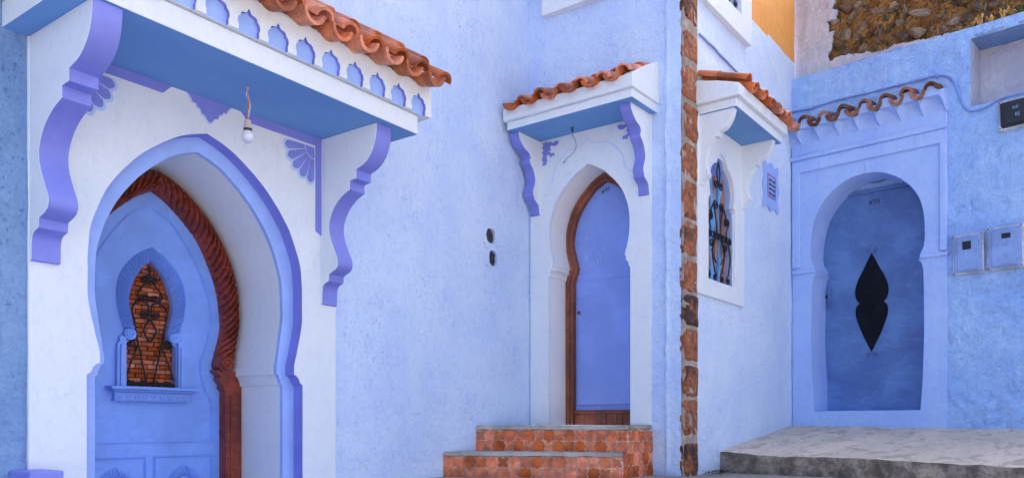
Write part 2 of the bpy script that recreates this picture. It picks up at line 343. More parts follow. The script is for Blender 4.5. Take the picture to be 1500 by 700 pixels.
class MB:
    def __init__(s): s.v = []; s.f = []; s.mi = []; s.mats = []
    def m(s, key):
        if key not in s.mats: s.mats.append(key)
        return s.mats.index(key)
    def quadstrip(s, a, b, key, closed=False, flip=False):
        i0 = len(s.v); n = len(a); s.v += list(a) + list(b); k = s.m(key)
        for i in range(n if closed else n - 1):
            j = (i + 1) % n
            q = [i0 + i, i0 + j, i0 + n + j, i0 + n + i]
            s.f.append(q[::-1] if flip else q); s.mi.append(k)
    def face(s, pts, key):
        i0 = len(s.v); s.v += list(pts); s.f.append(list(range(i0, i0 + len(pts)))); s.mi.append(s.m(key))
    def prism(s, poly, n0, n1, front, side=None, skip=(), back=False):
        """poly in (u, z); from depth n0 (inner) to n1 (towards the street)"""
        side = side or front
        ar = sum(poly[i][0] * poly[(i + 1) % len(poly)][1] - poly[(i + 1) % len(poly)][0] * poly[i][1] for i in range(len(poly)))
        N = len(poly)
        if ar < 0:
            poly = poly[::-1]; skip = [N - 2 - e if e < N - 1 else N - 1 for e in skip]
        i0 = len(s.v)
        s.v += [(p[0], -n1, p[1]) for p in poly] + [(p[0], -n0, p[1]) for p in poly]
        s.f.append([i0 + i for i in range(N)]); s.mi.append(s.m(front))
        if back: s.f.append([i0 + N + i for i in range(N)][::-1]); s.mi.append(s.m(side))
        for i in range(N):
            if i in skip: continue
            j = (i + 1) % N
            s.f.append([i0 + j, i0 + i, i0 + N + i, i0 + N + j]); s.mi.append(s.m(side))
    def box(s, u0, u1, n0, n1, z0, z1, key, side=None):
        s.prism([(u0, z0), (u1, z0), (u1, z1), (u0, z1)], n0, n1, key, side, back=True)
    def side_prism(s, prof, u0, u1, cap, sweep, open_back=True):
        """prof in (n, z), extruded along u"""
        N = len(prof); i0 = len(s.v)
        ar = sum(prof[i][0] * prof[(i + 1) % N][1] - prof[(i + 1) % N][0] * prof[i][1] for i in range(N))
        if ar < 0: prof = prof[::-1]
        s.v += [(u0, -p[0], p[1]) for p in prof] + [(u1, -p[0], p[1]) for p in prof]
        # left cap faces -u : seen from -u, n grows to ... fix by normals recalculation later
        s.f.append([i0 + i for i in range(N)]); s.mi.append(s.m(cap))
        s.f.append([i0 + N + i for i in range(N)][::-1]); s.mi.append(s.m(cap))
        for i in range(N):
            j = (i + 1) % N
            s.f.append([i0 + j, i0 + i, i0 + N + i, i0 + N + j]); s.mi.append(s.m(sweep))
    def tube(s, pts, r, key, sides=6, closed=False, taper=None):
        pts = [Vector(p) for p in pts]; n = len(pts); i0 = len(s.v); k = s.m(key)
        prev = None
        for i, p in enumerate(pts):
            a = pts[(i - 1) % n] if (closed or i > 0) else p
            b = pts[(i + 1) % n] if (closed or i < n - 1) else p
            t = (b - a)
            t = t.normalized() if t.length > 1e-9 else Vector((0, 0, 1))
            if prev is None:
                up = Vector((0, 1, 0)) if abs(t.y) < 0.9 else Vector((1, 0, 0))
                x = t.cross(up).normalized()
            else:
                x = (prev - t * prev.dot(t)).normalized()
            prev = x; y = t.cross(x)
            rr = r if taper is None else r * (1 + (taper - 1) * i / max(1, n - 1))
            for q in range(sides):
                an = 2 * math.pi * q / sides
                s.v.append(tuple(p + (x * math.cos(an) + y * math.sin(an)) * rr))
        for i in range(n if closed else n - 1):
            for q in range(sides):
                j = (i + 1) % n; q2 = (q + 1) % sides
                s.f.append([i0 + i * sides + q, i0 + i * sides + q2, i0 + j * sides + q2, i0 + j * sides + q]); s.mi.append(k)
        if not closed:
            s.f.append([i0 + q for q in range(sides)][::-1]); s.mi.append(k)
            s.f.append([i0 + (n - 1) * sides + q for q in range(sides)]); s.mi.append(k)
    def lathe(s, prof, key, c=(0, 0, 0), seg=16):
        """prof: (r, z) around the z axis at c"""
        i0 = len(s.v); k = s.m(key)
        for r, z in prof:
            for q in range(seg):
                a = 2 * math.pi * q / seg
                s.v.append((c[0] + r * math.cos(a), c[1] + r * math.sin(a), c[2] + z))
        for i in range(len(prof) - 1):
            for q in range(seg):
                q2 = (q + 1) % seg
                s.f.append([i0 + i * seg + q, i0 + i * seg + q2, i0 + (i + 1) * seg + q2, i0 + (i + 1) * seg + q]); s.mi.append(k)
    def data(s, name, merge=True, smooth=35, fix=True):
        me = bpy.data.meshes.new(name)
        me.from_pydata([tuple(v) for v in s.v], [], s.f)
        for k in s.mats: me.materials.append(M[k])
        for p, k in zip(me.polygons, s.mi): p.material_index = k
        bm = bmesh.new(); bm.from_mesh(me)
        if merge: bmesh.ops.remove_doubles(bm, verts=bm.verts, dist=1e-5)
        if fix: bmesh.ops.recalc_face_normals(bm, faces=bm.faces)
        bm.to_mesh(me); bm.free()
        if smooth:
            me.shade_smooth(); me.set_sharp_from_angle(angle=R(smooth))
        return me
    def build(s, name, Mw, parent=None, bevel=0.0, seg=2, **k):
        o = bpy.data.objects.new(name, s.data(name, **k))
        place(o, Mw, parent)
        if bevel:
            b = o.modifiers.new('bevel', 'BEVEL'); b.width = bevel; b.segments = seg; b.limit_method = 'ANGLE'; b.angle_limit = R(40)
            b.harden_normals = False
        return o

def cat(pts, k=6, closed=False):
    out = []; n = len(pts)
    for i in range(n if closed else n - 1):
        if closed:
            p0, p1, p2, p3 = pts[(i - 1) % n], pts[i], pts[(i + 1) % n], pts[(i + 2) % n]
        else:
            p1, p2 = pts[i], pts[i + 1]
            p0 = pts[i - 1] if i > 0 else tuple(2 * a - b for a, b in zip(p1, p2))
            p3 = pts[i + 2] if i + 2 < n else tuple(2 * b - a for a, b in zip(p1, p2))
        for j in range(k):
            t = j / k
            out.append(tuple(0.5 * (2 * b + (c - a) * t + (2 * a - 5 * b + 4 * c - d) * t * t + (3 * b - a - 3 * c + d) * t ** 3)
                             for a, b, c, d in zip(p0, p1, p2, p3)))
    if not closed: out.append(tuple(pts[-1]))
    return out
def resample(pts, n):
    L = [0]
    for a, b in zip(pts, pts[1:]): L.append(L[-1] + math.dist(a, b))
    out = []; j = 0
    for i in range(n):
        t = L[-1] * i / (n - 1)
        while j < len(L) - 2 and L[j + 1] < t: j += 1
        f = (t - L[j]) / max(1e-9, L[j + 1] - L[j])
        out.append(tuple(a + (b - a) * f for a, b in zip(pts[j], pts[j + 1])))
    return out
def mirror(p, c): return [(2 * c - a, b) for a, b in p]
def shift(p, c, dz=0.0): return [(a + c, b + dz) for a, b in p]
def full(half, c):
    """half profile (v, z) from the apex down the right side -> whole outline, left foot to right foot"""
    r = [(c + a, b) for a, b in half]
    l = [(c - a, b) for a, b in half][::-1]
    return l[:-1] + r
def wobble(half, a=.0028, sd=0.0):
    out = []
    for i, (x, z) in enumerate(half):
        k = 0 if (x == 0 or i == len(half) - 1) else 1
        out.append((x + k * a * (noise.noise(Vector((x * 5, z * 5, sd))) + .6 * noise.noise(Vector((x * 17, z * 17, sd)))), z + k * a * .7 * noise.noise(Vector((z * 6, x * 6, sd + 4)))))
    return out
def plate_with_arch(mb, L, Rr, zb, zt, half, c, n0, n1, front, reveal):
    """rectangle with an arched opening standing on its lower edge"""
    r = [(c + a, b) for a, b in half]
    polyR = [(c, zt)] + r + [(Rr, zb), (Rr, zt)]
    mb.prism(polyR, n0, n1, front, reveal, skip=[0])
    l = [(c - a, b) for a, b in half]
    polyL = [(c, zt)] + l + [(L, zb), (L, zt)]
    mb.prism(polyL, n0, n1, front, reveal, skip=[0])
def half_ring(mb, ho, hi, c, n0, n1, front, side):
    for s in (1, -1):
        a = [(c + s * x, z) for x, z in ho]; b = [(c + s * x, z) for x, z in hi]
        poly = a + b[::-1]
        sk = [len(poly) - 1] + ([len(a) - 1] if abs(ho[-1][0]) < 1e-6 and abs(hi[-1][0]) < 1e-6 else [])
        mb.prism(poly, n0, n1, front, side, skip=sk)
def sweep_in(mb, line, n0, n1, key):
    mb.quadstrip([(u, -n1, z) for u, z in line], [(u, -n0, z) for u, z in line], key)
def ribbon(mb, line, w, n0, n1, key, closed=False):
    """flat raised band of width w along a (u, z) line"""
    n = len(line); a = []; b = []
    for i, p in enumerate(line):
        q0 = line[i - 1] if (i > 0 or closed) else p
        q1 = line[(i + 1) % n] if (i < n - 1 or closed) else p
        d = Vector((q1[0] - q0[0], q1[1] - q0[1])); d = d.normalized() if d.length > 1e-9 else Vector((1, 0))
        nx = Vector((-d.y, d.x)) * (w / 2)
        a.append((p[0] + nx.x, p[1] + nx.y)); b.append((p[0] - nx.x, p[1] - nx.y))
    A1 = [(x, -n1, z) for x, z in a]; B1 = [(x, -n1, z) for x, z in b]
    A0 = [(x, -n0, z) for x, z in a]; B0 = [(x, -n0, z) for x, z in b]
    mb.quadstrip(A1, B1, key, closed); mb.quadstrip(A0, A1, key, closed); mb.quadstrip(B1, B0, key, closed)
    if not closed:
        mb.face([A1[0], B1[0], B0[0], A0[0]], key); mb.face([A1[-1], B1[-1], B0[-1], A0[-1]], key)
def rope(mb, inner, outer, n0, h, ridges, lean, key, S=None, T=9, base=.5):
    """carved twisted band between two (u, z) lines"""
    S = S or ridges * 10
    a = resample(inner, S); b = resample(outer, S); rows = []
    for j in range(T + 1):
        t = j / T; row = []
        for i in range(S):
            s = i / (S - 1)
            rd = abs(math.sin(math.pi * (s * ridges + lean * t)))
            n = n0 + h * (max(0, math.sin(math.pi * t)) ** 0.55) * (base + (1 - base) * rd ** 0.6)
            row.append((a[i][0] + (b[i][0] - a[i][0]) * t, -n, a[i][1] + (b[i][1] - a[i][1]) * t))
        rows.append(row)
    for r0, r1 in zip(rows, rows[1:]): mb.quadstrip(r0, r1, key)
def scroll(c, r, a0, turns, dirn, k=14):
    """spiral from the rim into the centre, (u, z)"""
    n = max(8, int(k * abs(turns))); out = []
    for i in range(n + 1):
        f = i / n; a = a0 + dirn * 2 * math.pi * turns * f; rr = r * (1 - 0.85 * f)
        out.append((c[0] + rr * math.cos(a), c[1] + rr * math.sin(a)))
    return out
def at_n(line, n): return [(u, -n, z) for u, z in line]
def volute(mb, c, r, n0, h, key):
    mb.tube(at_n(scroll(c, r * 0.78, 0, 1.8, 1), n0 + h * 0.75), r * 0.2, key, 6)
    seg = 18
    circ = [(c[0] + r * math.cos(2 * math.pi * i / seg), c[1] + r * math.sin(2 * math.pi * i / seg)) for i in range(seg)]
    mb.prism(circ, n0, n0 + h * 0.7, key)

# ---- strokes for hand-painted numbers
GLYPH = {'N': [[(0, 0), (0.02, 1), (0.5, 0.05), (0.55, 1.05)]], "'": [[(0.1, 0.95), (0.25, 1.05), (0.28, 0.85), (0.12, 0.85)], [(0.1, 0.65), (0.3, 0.66)]],
         '7': [[(0, 0.95), (0.5, 1.0), (0.22, 0)], [(0.12, 0.5), (0.45, 0.52)]],
         '3': [[(0.02, 0.9), (0.3, 1.0), (0.42, 0.8), (0.18, 0.55), (0.45, 0.35), (0.3, 0.02), (0, 0.1)]],
         '5': [[(0.5, 1.0), (0.12, 0.98), (0.06, 0.55), (0.38, 0.58), (0.46, 0.25), (0.25, 0.0), (0, 0.08)]],
         'R': [[(0, 0), (0, 1), (0.4, 0.95), (0.42, 0.6), (0, 0.5), (0.45, 0)]],
         'O': [[(0.25, 0), (0.0, 0.5), (0.25, 1), (0.5, 0.5), (0.25, 0)]], 'I': [[(0.1, 0), (0.1, 1)]],
         'F': [[(0, 0), (0, 1), (0.45, 1)], [(0, 0.55), (0.35, 0.55)]], 'E': [[(0.45, 0), (0, 0), (0, 1), (0.45, 1)], [(0, 0.5), (0.35, 0.5)]],
         'C': [[(0.45, 0.85), (0.2, 1), (0, 0.5), (0.2, 0), (0.45, 0.12)]]}
def lettering(mb, text, u, z, h, n, key, w=None, adv=0.72, slope=0.0):
    w = w or h * 0.16
    for ch in text:
        for st in GLYPH.get(ch, []):
            pts = [(u + x * h, z + y * h + slope * x * h) for x, y in st]
            ribbon(mb, resample(pts, 3 * len(pts)), w, n, n + 0.0012, key)
        u += adv * h * (0.6 if ch in "' I" else 1.0); z += slope * adv * h

# ---- lumpy wall sheets with real relief, closed behind
def wall_sheet(mb, u0, u1, z0, z1, step, holes, key, amp=0.005, seed=0.0, lump=0.0, n_off=0.0, keyfn=None, edge=None):
    nu = max(1, round((u1 - u0) / step)); nz = max(1, round((z1 - z0) / step))
    us = sorted(set([round(u0 + (u1 - u0) * i / nu, 5) for i in range(nu + 1)] + [round(x, 5) for h in holes for x in h[:2] if u0 < x < u1]))
    zs = sorted(set([round(z0 + (z1 - z0) * i / nz, 5) for i in range(nz + 1)] + [round(x, 5) for h in holes for x in h[2:4] if z0 < x < z1]))
    idx = {}
    def vid(i, j):
        if (i, j) not in idx:
            u, z = us[i], zs[j]
            p = Vector((u * 2.2 + seed, z * 2.2, seed * 1.7))
            d = amp * 1.6 * noise.noise(p) + amp * 0.9 * noise.noise(p * 3.7) + amp * 0.5 * noise.noise(p * 9.1)
            if lump:
                q = Vector((u * 5 + seed, z * 6.5, 3.1))
                c = noise.noise(q) + 0.5 * noise.noise(q * 2.3)
                d += lump * (abs(c) ** 0.7 - 0.4) + lump * 0.35 * noise.noise(q * 5.3)
            if edge: d += edge(u, z)
            idx[(i, j)] = len(mb.v); mb.v.append((u, -(n_off + d), z))
        return idx[(i, j)]
    for i in range(len(us) - 1):
        for j in range(len(zs) - 1):
            cu = (us[i] + us[i + 1]) / 2; cz = (zs[j] + zs[j + 1]) / 2
            if any(h[0] < cu < h[1] and h[2] < cz < h[3] for h in holes): continue
            mb.f.append([vid(i, j), vid(i + 1, j), vid(i + 1, j + 1), vid(i, j + 1)])
            mb.mi.append(mb.m(keyfn(cu, cz) if keyfn else key))
def shell(mb, u0, u1, z0, z1, depth, key, n=-0.02):
    """sides, top and back of a wall so that it has its thickness"""
    a = [(u0, z0), (u1, z0), (u1, z1), (u0, z1)]
    f = [(u, -n, z) for u, z in a]; b = [(u, depth, z) for u, z in a]
    for i in range(4):
        j = (i + 1) % 4
        mb.face([f[i], f[j], b[j], b[i]], key)
    mb.face(b[::-1], key)

# ---- roof tiles
def barrel(name, r0, r1, length, th, down, key, seg=10, vf=.95):
    """half barrel along +y, wide end at y = 0; down = a gutter tile"""
    mb = MB(); rows = 4; inner = []; outer = []
    for i in range(rows + 1):
        y = length * i / rows; r = r0 + (r1 - r0) * i / rows
        ri = []; ro = []
        for q in range(seg + 1):
            a = math.pi * q / seg
            s = -1 if down else 1
            ro.append((r * math.cos(a), y, s * r * vf * math.sin(a)))
            ri.append(((r - th) * math.cos(a), y, s * (r - th) * vf * math.sin(a)))
        outer.append(ro); inner.append(ri)
    for i in range(rows):
        mb.quadstrip(outer[i], outer[i + 1], key); mb.quadstrip(inner[i], inner[i + 1], key)
    for i in (0, rows): mb.quadstrip(outer[i], inner[i], key)
    for e in (0, seg): mb.quadstrip([o[e] for o in outer], [o[e] for o in inner], key)
    return mb.data(name, smooth=50)
def tile_roof(parent, Fm, pans, zc, n_front, slope, pitch, rp, rc, rows, key, rng, cover_dz=-0.02, covers=None, length=0.30, jit=1.0, th=.016, setback=.04, pan_slope=None, vf=.95):
    pm = barrel('roof_tile', rp, rp * 0.86, length, th, True, key, vf=vf)
    cm = barrel('roof_tile', rc, rc * 0.82, length, th * .85, False, key, vf=vf)
    covers = covers if covers is not None else [p + pitch / 2 for p in pans]
    for row in range(rows):
        back = row * (length - 0.07)
        for lst, me, dz, sb in ((pans, pm, 0.0, 0.0), (covers, cm, cover_dz + setback * math.tan(slope), setback)):
            for u in lst:
                n = n_front - sb - back * math.cos(slope) + (rng.uniform(-.012, .012) if row == 0 else rng.uniform(-.025, .025)) * jit
                z = zc + back * math.sin(slope) + dz + row * 0.012 + rng.uniform(-.004, .004) * jit
                o = bpy.data.objects.new('roof_tile', me)
                Mw = Fm @ Matrix.Translation((u + rng.uniform(-.006, .006) * jit, -n, z)) @ Matrix.Rotation(rng.uniform(-.03, .03) * jit, 4, 'Z') \
                    @ Matrix.Rotation((pan_slope if (pan_slope is not None and row == 0 and sb == 0) else slope) + rng.uniform(-.02, .02) * jit, 4, 'X') @ Matrix.Rotation(rng.uniform(-.09, .09) * jit, 4, 'Y')
                place(o, Mw, parent)

# =================================================================== THE SETTING
def ground_z(x, y):
    if y > 5.6: return -0.375
    if y > 1.2: return -0.375 - (5.6 - y) * 0.262
    return -0.375 - 4.4 * 0.262
mb = MB()
xs = [-40, -20, -10] + [-6 + 0.4 * i for i in range(36)] + [12, 20, 40]
ys = [-40, -20, -8] + [-4 + 0.4 * i for i in range(36)] + [14, 25, 45]
grid = [[(x, y, ground_z(x, y) + 0.008 * noise.noise(Vector((x * 1.7, y * 1.7, 0)))) for x in xs] for y in ys]
for a, b in zip(grid, grid[1:]): mb.quadstrip(a, b, 'paving')
o = mb.build('street', GF); o['kind'] = 'structure'; o['label'] = 'sloping grey paved street in front of the houses'
mb = MB()  # blue paving added out of view to tint light bounced under the canopy
grid = [[(x * .35 - 5.6, y * .35 + .2, ground_z(x * .35 - 5.6, y * .35 + .2) + .014 + .006 * noise.noise(Vector((x * .9, y * .9, 3)))) for x in range(17)] for y in range(15)]
for a, b in zip(grid, grid[1:]): mb.quadstrip(a, b, 'wall_deep')
o = mb.build('unseen_bounce_paving', GF); o['kind'] = 'structure'; o['label'] = 'unseen blue paving added to bounce blue light under the long canopy'
mb = MB()
# raised concrete platform in front of door 75: slopes gently away from the courtyard wall
P_back = [(-0.25, 0.06), (2.2, 0.06), (4.6, 0.06)]
def plat(u, n):                                           # height in the courtyard wall frame
    z = -0.004 - 0.016 * max(0, u)
    return z - 0.150 * max(0, n) / 1.3 - 0.004 * max(0, u) * max(0, n) / 1.3
rowsP = []
for i in range(28):
    n = -0.12 + (1.79 + 0.12) * i / 27
    row = []
    for j in range(160):
        u = -0.75 + (5.2) * j / 159
        nn = n - 0.04 * noise.noise(Vector((u * 2.1, 1.3, 0))) * (i / 27) - 0.020 * noise.noise(Vector((u * 9, 4.3, 0))) * (i / 27) - 0.010 * noise.noise(Vector((u * 27, 4.3, 0))) * (i / 27)
        row.append((u, -nn, plat(u, nn) + 0.012 * noise.noise(Vector((u * 2.5, nn * 2.5, 5))) + 0.006 * noise.noise(Vector((u * 9, nn * 9, 5)))))
    rowsP.append(row)
for a, b in zip(rowsP, rowsP[1:]): mb.quadstrip(a, b, 'concrete')
front = rowsP[-1]; prev = front
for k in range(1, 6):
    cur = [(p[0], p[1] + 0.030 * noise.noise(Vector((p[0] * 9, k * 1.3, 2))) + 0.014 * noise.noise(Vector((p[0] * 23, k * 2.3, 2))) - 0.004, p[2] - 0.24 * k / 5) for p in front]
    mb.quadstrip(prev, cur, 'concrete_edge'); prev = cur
o = mb.build('platform', F4, smooth=40, fix=False); o['kind'] = 'structure'; o['label'] = 'worn concrete platform with a broken grey edge'

# =================================================================== HOUSE WITH THE LONG CANOPY
c1 = -3.005
house1 = empty('house', F1)
tag(house1, 'pale blue plastered house with white portal and long tiled canopy over its arched door', 'house')
PL, PR = c1 - 0.896, c1 + 0.896
mb = MB()
holes = [(PL + 0.004, PR - 0.004, -3, 1.80)]
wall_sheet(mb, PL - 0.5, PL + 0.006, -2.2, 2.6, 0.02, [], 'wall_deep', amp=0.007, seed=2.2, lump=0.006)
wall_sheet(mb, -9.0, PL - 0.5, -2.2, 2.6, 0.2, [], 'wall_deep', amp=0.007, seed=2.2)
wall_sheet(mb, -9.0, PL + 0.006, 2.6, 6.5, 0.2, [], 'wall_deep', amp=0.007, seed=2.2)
wall_sheet(mb, PL + 0.006, 0.06, -2.2, 4.4, 0.026, holes + [(c1 + 2.39, c1 + 2.555, 1.402, 1.54), (c1 + 2.42, c1 + 2.58, 1.234, 1.368)], 'wall_pale', amp=0.004, seed=5.1)
wall_sheet(mb, PL + 0.006, 0.06, 4.4, 6.5, 0.3, [], 'wall_pale', amp=0.004, seed=5.1)
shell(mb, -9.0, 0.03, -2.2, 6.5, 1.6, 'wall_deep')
mb.build('wall', F1, house1, fix=False)
# two holes in the plaster that show the stone behind: a ragged plaster rim and the stone
for (cu, cz, hu, hz, sd) in ((c1 + 2.4725, 1.471, 0.055, 0.063, 1), (c1 + 2.50, 1.301, 0.050, 0.063, 5)):
    mb = MB(); seg = 26
    w, h = (0.0825, 0.069) if sd == 1 else (0.08, 0.067)
    hole = []; rect = []
    for i in range(seg):
        a = 2 * math.pi * i / seg
        k = 1 + 0.16 * noise.noise(Vector((math.cos(a) * 1.7, math.sin(a) * 1.7, sd)))
        hole.append((cu + hu * k * math.copysign(abs(math.cos(a)) ** 0.8, math.cos(a)), cz + hz * k * math.copysign(abs(math.sin(a)) ** 0.9, math.sin(a)) * 0.93))
        t = max(abs(math.cos(a)) , abs(math.sin(a)))
        rect.append((cu + w * 1.02 * math.cos(a) / t, cz + h * 1.02 * math.sin(a) / t))
    mb.quadstrip([(u, -0.002, z) for u, z in rect], [(u, -0.006, z) for u, z in hole], 'wall_pale', True)
    mb.quadstrip([(u, -0.006, z) for u, z in hole], [(u, 0.035, z) for u, z in hole], 'wall_pale', True)
    mb.build('plaster_rim', F1, house1, smooth=60)
    mb = MB(); g = []
    for i in range(9):
        row = []
        for j in range(11):
            u = cu - hu * 1.3 + 2.6 * hu * i / 8; z = cz - hz * 1.3 + 2.6 * hz * j / 10
            row.append((u, 0.012 + 0.022 * noise.noise(Vector((u * 28, z * 28, sd))), z))
        g.append(row)
    for a, b in zip(g, g[1:]): mb.quadstrip(a, b, 'dark_stone')
    mb.build('stone', F1, house1, smooth=20)

# ---- white portal with violet stepped arch
OUT1 = cat([(0, 1.558), (.10, 1.527), (.196, 1.478), (.34, 1.378), (.472, 1.238), (.570, 1.085), (.622, .906), (.634, .690), (.630, .593), (.602, .453), (.575, .358)], 6) + \
    [(.573, .352), (.573, .296), (.590, .290), (.606, .275), (.614, .252), (.635, .238), (.636, .225), (.636, -1.5)]
IN1 = cat([(0, 1.475), (.14, 1.420), (.282, 1.315), (.392, 1.193), (.488, 1.035), (.546, .870), (.556, .680), (.552, .591), (.527, .430), (.520, .362)], 6) + \
    [(.513, .352), (.513, .302), (.524, .297), (.530, .285), (.541, .262), (.543, .243), (.556, .236), (.557, .224), (.557, -1.5)]
OUT1 = wobble(OUT1, .004, 1); IN1 = wobble(IN1, .004, 2)
mb = MB()
plate_with_arch(mb, PL, PR, -1.5, 1.76, OUT1, c1, -0.0715, 0.012, 'white', 'violet')
# repaint the outer side faces white: only the step inside the arch is violet
portal1 = mb.build('portal', F1, house1, bevel=0.003, smooth=30)
for p in portal1.data.polygons:
    if abs(p.center.x - PL) < 0.004 or abs(p.center.x - PR) < 0.004 or p.center.z > 1.74:
        if abs(p.normal.y) < 0.5: p.material_index = 0
mb = MB()
half_ring(mb, [(a + (0.01 if b < 1.4 else 0), b + (0.01 if b > 1.0 else 0)) for a, b in OUT1], IN1, c1, -0.10, -0.072, 'violet_pale', 'violet_pale')
mb.build('arch_band', F1, portal1, bevel=0.003, smooth=30)
mb = MB(); sweep_in(mb, full(IN1, c1), -0.66, -0.099, 'white')
mb.build('reveal', F1, portal1, smooth=30, fix=False)
# violet strips, fans and centre ornament on the portal
for s in (1, -1):
    mb = MB(); X = lambda v: c1 + s * v
    mb.prism([(X(.205), 1.744), (X(.255), 1.694), (X(.734), 1.694), (X(.734), 1.178), (X(.787), 1.148), (X(.787), 1.744)], 0.012, 0.019, 'violet')
    mb.build('border_strip', F1, portal1, bevel=0.002)
    mb = MB()
    cx, cz = X(.722), 1.678
    def pet(a0, a1, r0, r1, grow=0.0):
        pts = []
        for i in range(9):
            f = i / 8; a = a0 + (a1 - a0) * f
            rr = r1 * (0.90 + 0.10 * math.sin(math.pi * f)) + grow
            pts.append((cx - s * rr * math.cos(a), cz - rr * math.sin(a)))
        if r0 > 0:
            for f in (1, 0.5, 0): a = a0 + (a1 - a0) * f; pts.append((cx - s * r0 * math.cos(a), cz - r0 * math.sin(a)))
        else: pts.append((cx, cz))
        return pts
    edges = [0, 18, 36, 54, 72, 90]
    fan = []
    for a, b in zip(edges, edges[1:]):
        fan += pet(R(a), R(b), 0, 0.225, 0.010)[:-1]
    fan.append((cx + s * .004, cz + .004))
    mb.prism(fan, 0.012, 0.0165, 'outline')
    for a, b in zip(edges, edges[1:]):
        mb.prism(pet(R(a + 1.4), R(b - 1.4), 0.075, 0.218), 0.0165, 0.021, 'violet')
    mb.prism([(cx - s * .004, cz - .004)] + [(cx - s * .066 * math.cos(R(q * 15)), cz - .066 * math.sin(R(q * 15))) for q in range(7)], 0.0165, 0.021, 'violet')
    mb.build('fan_ornament', F1, portal1, bevel=0.0015)
hv = [(.135, 1.744), (.112, 1.722), (.10, 1.700), (.082, 1.700), (.074, 1.684), (.055, 1.676), (.048, 1.655), (.028, 1.650), (.018, 1.632), (.0, 1.618)]
poly = [(c1 + .012 + a, b) for a, b in hv] + [(c1 + .012 - a, b) for a, b in hv[::-1][1:]]
mb = MB(); mb.prism([(c1 + .012 + (u - c1 - .012) * 1.07, 1.744 + (z - 1.744) * 1.07) for u, z in poly], 0.012, 0.016, 'outline'); mb.prism(poly, 0.016, 0.021, 'violet')
mb.build('centre_ornament', F1, portal1, bevel=0.0015)

# ---- canopy
def skew(v): return 0.575 - 0.022 * (v / 1.0)            # the slab is a little deeper on its left end
mb = MB()
vl, vr = -1.0, 1.064
pts = []
for v, z in ((vl, 1.742), (vr, 1.742), (vr, 1.855), (vl, 1.855)):
    pts.append(((c1 + v, -skew(v), z), (c1 + v, 0.02, z)))
f = [p[0] for p in pts]; b = [p[1] for p in pts]
mb.face(f, 'white'); mb.face([f[0], b[0], b[1], f[1]], 'soffit'); mb.face([f[1], b[1], b[2], f[2]], 'white'); mb.face([f[3], f[2], b[2], b[3]], 'white'); mb.face([f[0], f[3], b[3], b[0]], 'white')
canopy1 = mb.build('canopy', F1, house1, bevel=0.005)
NICHE = [(.058, 0), (.058, .026), (.062, .031), (.064, .046), (.060, .062), (.048, .073), (.048, .081), (.037, .091), (.021, .093), (.012, .098), (.004, .113), (0, .118)]
def shear(o_data, k):
    for v in o_data.vertices: v.co.y += k * (v.co.x - c1)
mb = MB(); zb, zt = 1.857, 2.03
cells = [1.03 - 0.1715 * i for i in range(13)]
lo, hi = cells[-1] - 0.086, 1.145
mb.box(c1 + lo + .004, c1 + hi - .004, -0.02, 0.592, zb + 0.002, zt - 0.002, 'violet_pale', 'white')
core = mb.build('fascia_back', F1, canopy1, fix=True); shear(core.data, 0.022)
mb = MB()
for i, c in enumerate(cells):
    a = c - 0.08575; b = (c + 0.08575) if i else hi
    poly = [(c1 + a, zb)] + [(c1 + c - x, zb + y) for x, y in NICHE] + [(c1 + c + x, zb + y) for x, y in NICHE[::-1][1:]] + [(c1 + b, zb), (c1 + b, zt), (c1 + a, zt)]
    mb.prism(poly, 0.592, 0.612, 'white', 'violet', skip=[len(poly) - 3, len(poly) - 1] if 0 < i < 12 else ([len(poly) - 1] if i == 0 else [len(poly) - 3]))
mb.box(c1 + hi - .0035, c1 + hi, -0.02, 0.592, zb, zt, 'white')
fas = mb.build('fascia', F1, canopy1, bevel=0.002); shear(fas.data, 0.022)
for p in fas.data.polygons:
    if p.center.x > c1 + hi - 0.004 or p.center.z > zt - 0.003 or (p.center.z < zb + .001 and p.normal.z < -.5): p.material_index = 0
CORB1 = cat([(.50, 1.742), (.492, 1.66), (.462, 1.585), (.405, 1.530), (.328, 1.503)], 5) + [(.328, 1.450), (.274, 1.446), (.274, 1.394)] + \
    cat([(.274, 1.394), (.20, 1.362), (.132, 1.305), (.092, 1.225), (.097, 1.150), (.135, 1.062), (.168, .99), (.155, .942), (.090, .914)], 5)[1:] + [(.086, .872)] + \
    cat([(.086, .872), (.045, .856), (.030, .825), (.026, .738)], 4)[1:] + [(0.0, .735), (0.0, 1.742)]
for (a, b, k) in ((-.892, -.765, 1.16), (.775, .894, 1.0)):
    mb = MB(); mb.side_prism([(n * k, z) for n, z in CORB1], c1 + a, c1 + b, 'white', 'violet')
    mb.build('corbel', F1, canopy1, bevel=0.003, smooth=30)
SL1 = R(33)
mb = MB()                                                  # mortar bed under the tiles
bed = [(0.60, 2.025), (0.60, 2.045), (-0.02, 2.045 + 0.62 * math.tan(SL1)), (-0.02, 2.025)]
mb.side_prism(bed, c1 + lo, c1 + hi - 0.01, 'white', 'white')
bd = mb.build('tile_bed', F1, canopy1); shear(bd.data, 0.022)
rng = random.Random(3)
pans1 = [c1 + 1.045 - 0.183 * i for i in range(12)]
tile_roof(canopy1, F1 , pans1, 2.048, 0.735, SL1, 0.183, 0.069, 0.060, 3, 'tile', rng, cover_dz=-0.020, th=.018, setback=.05, pan_slope=R(12),
          covers=[p - 0.0915 for p in pans1] + [c1 + 1.150])

# ---- door 1
nL = -0.545
frame_in = cat([(0, 1.338), (.112, 1.272), (.266, 1.128), (.350, .985), (.412, .830), (.440, .650), (.436, .560), (.400, .430), (.385, .372)], 6)
frame_out = [p for p in IN1 if p[1] > 0.37]
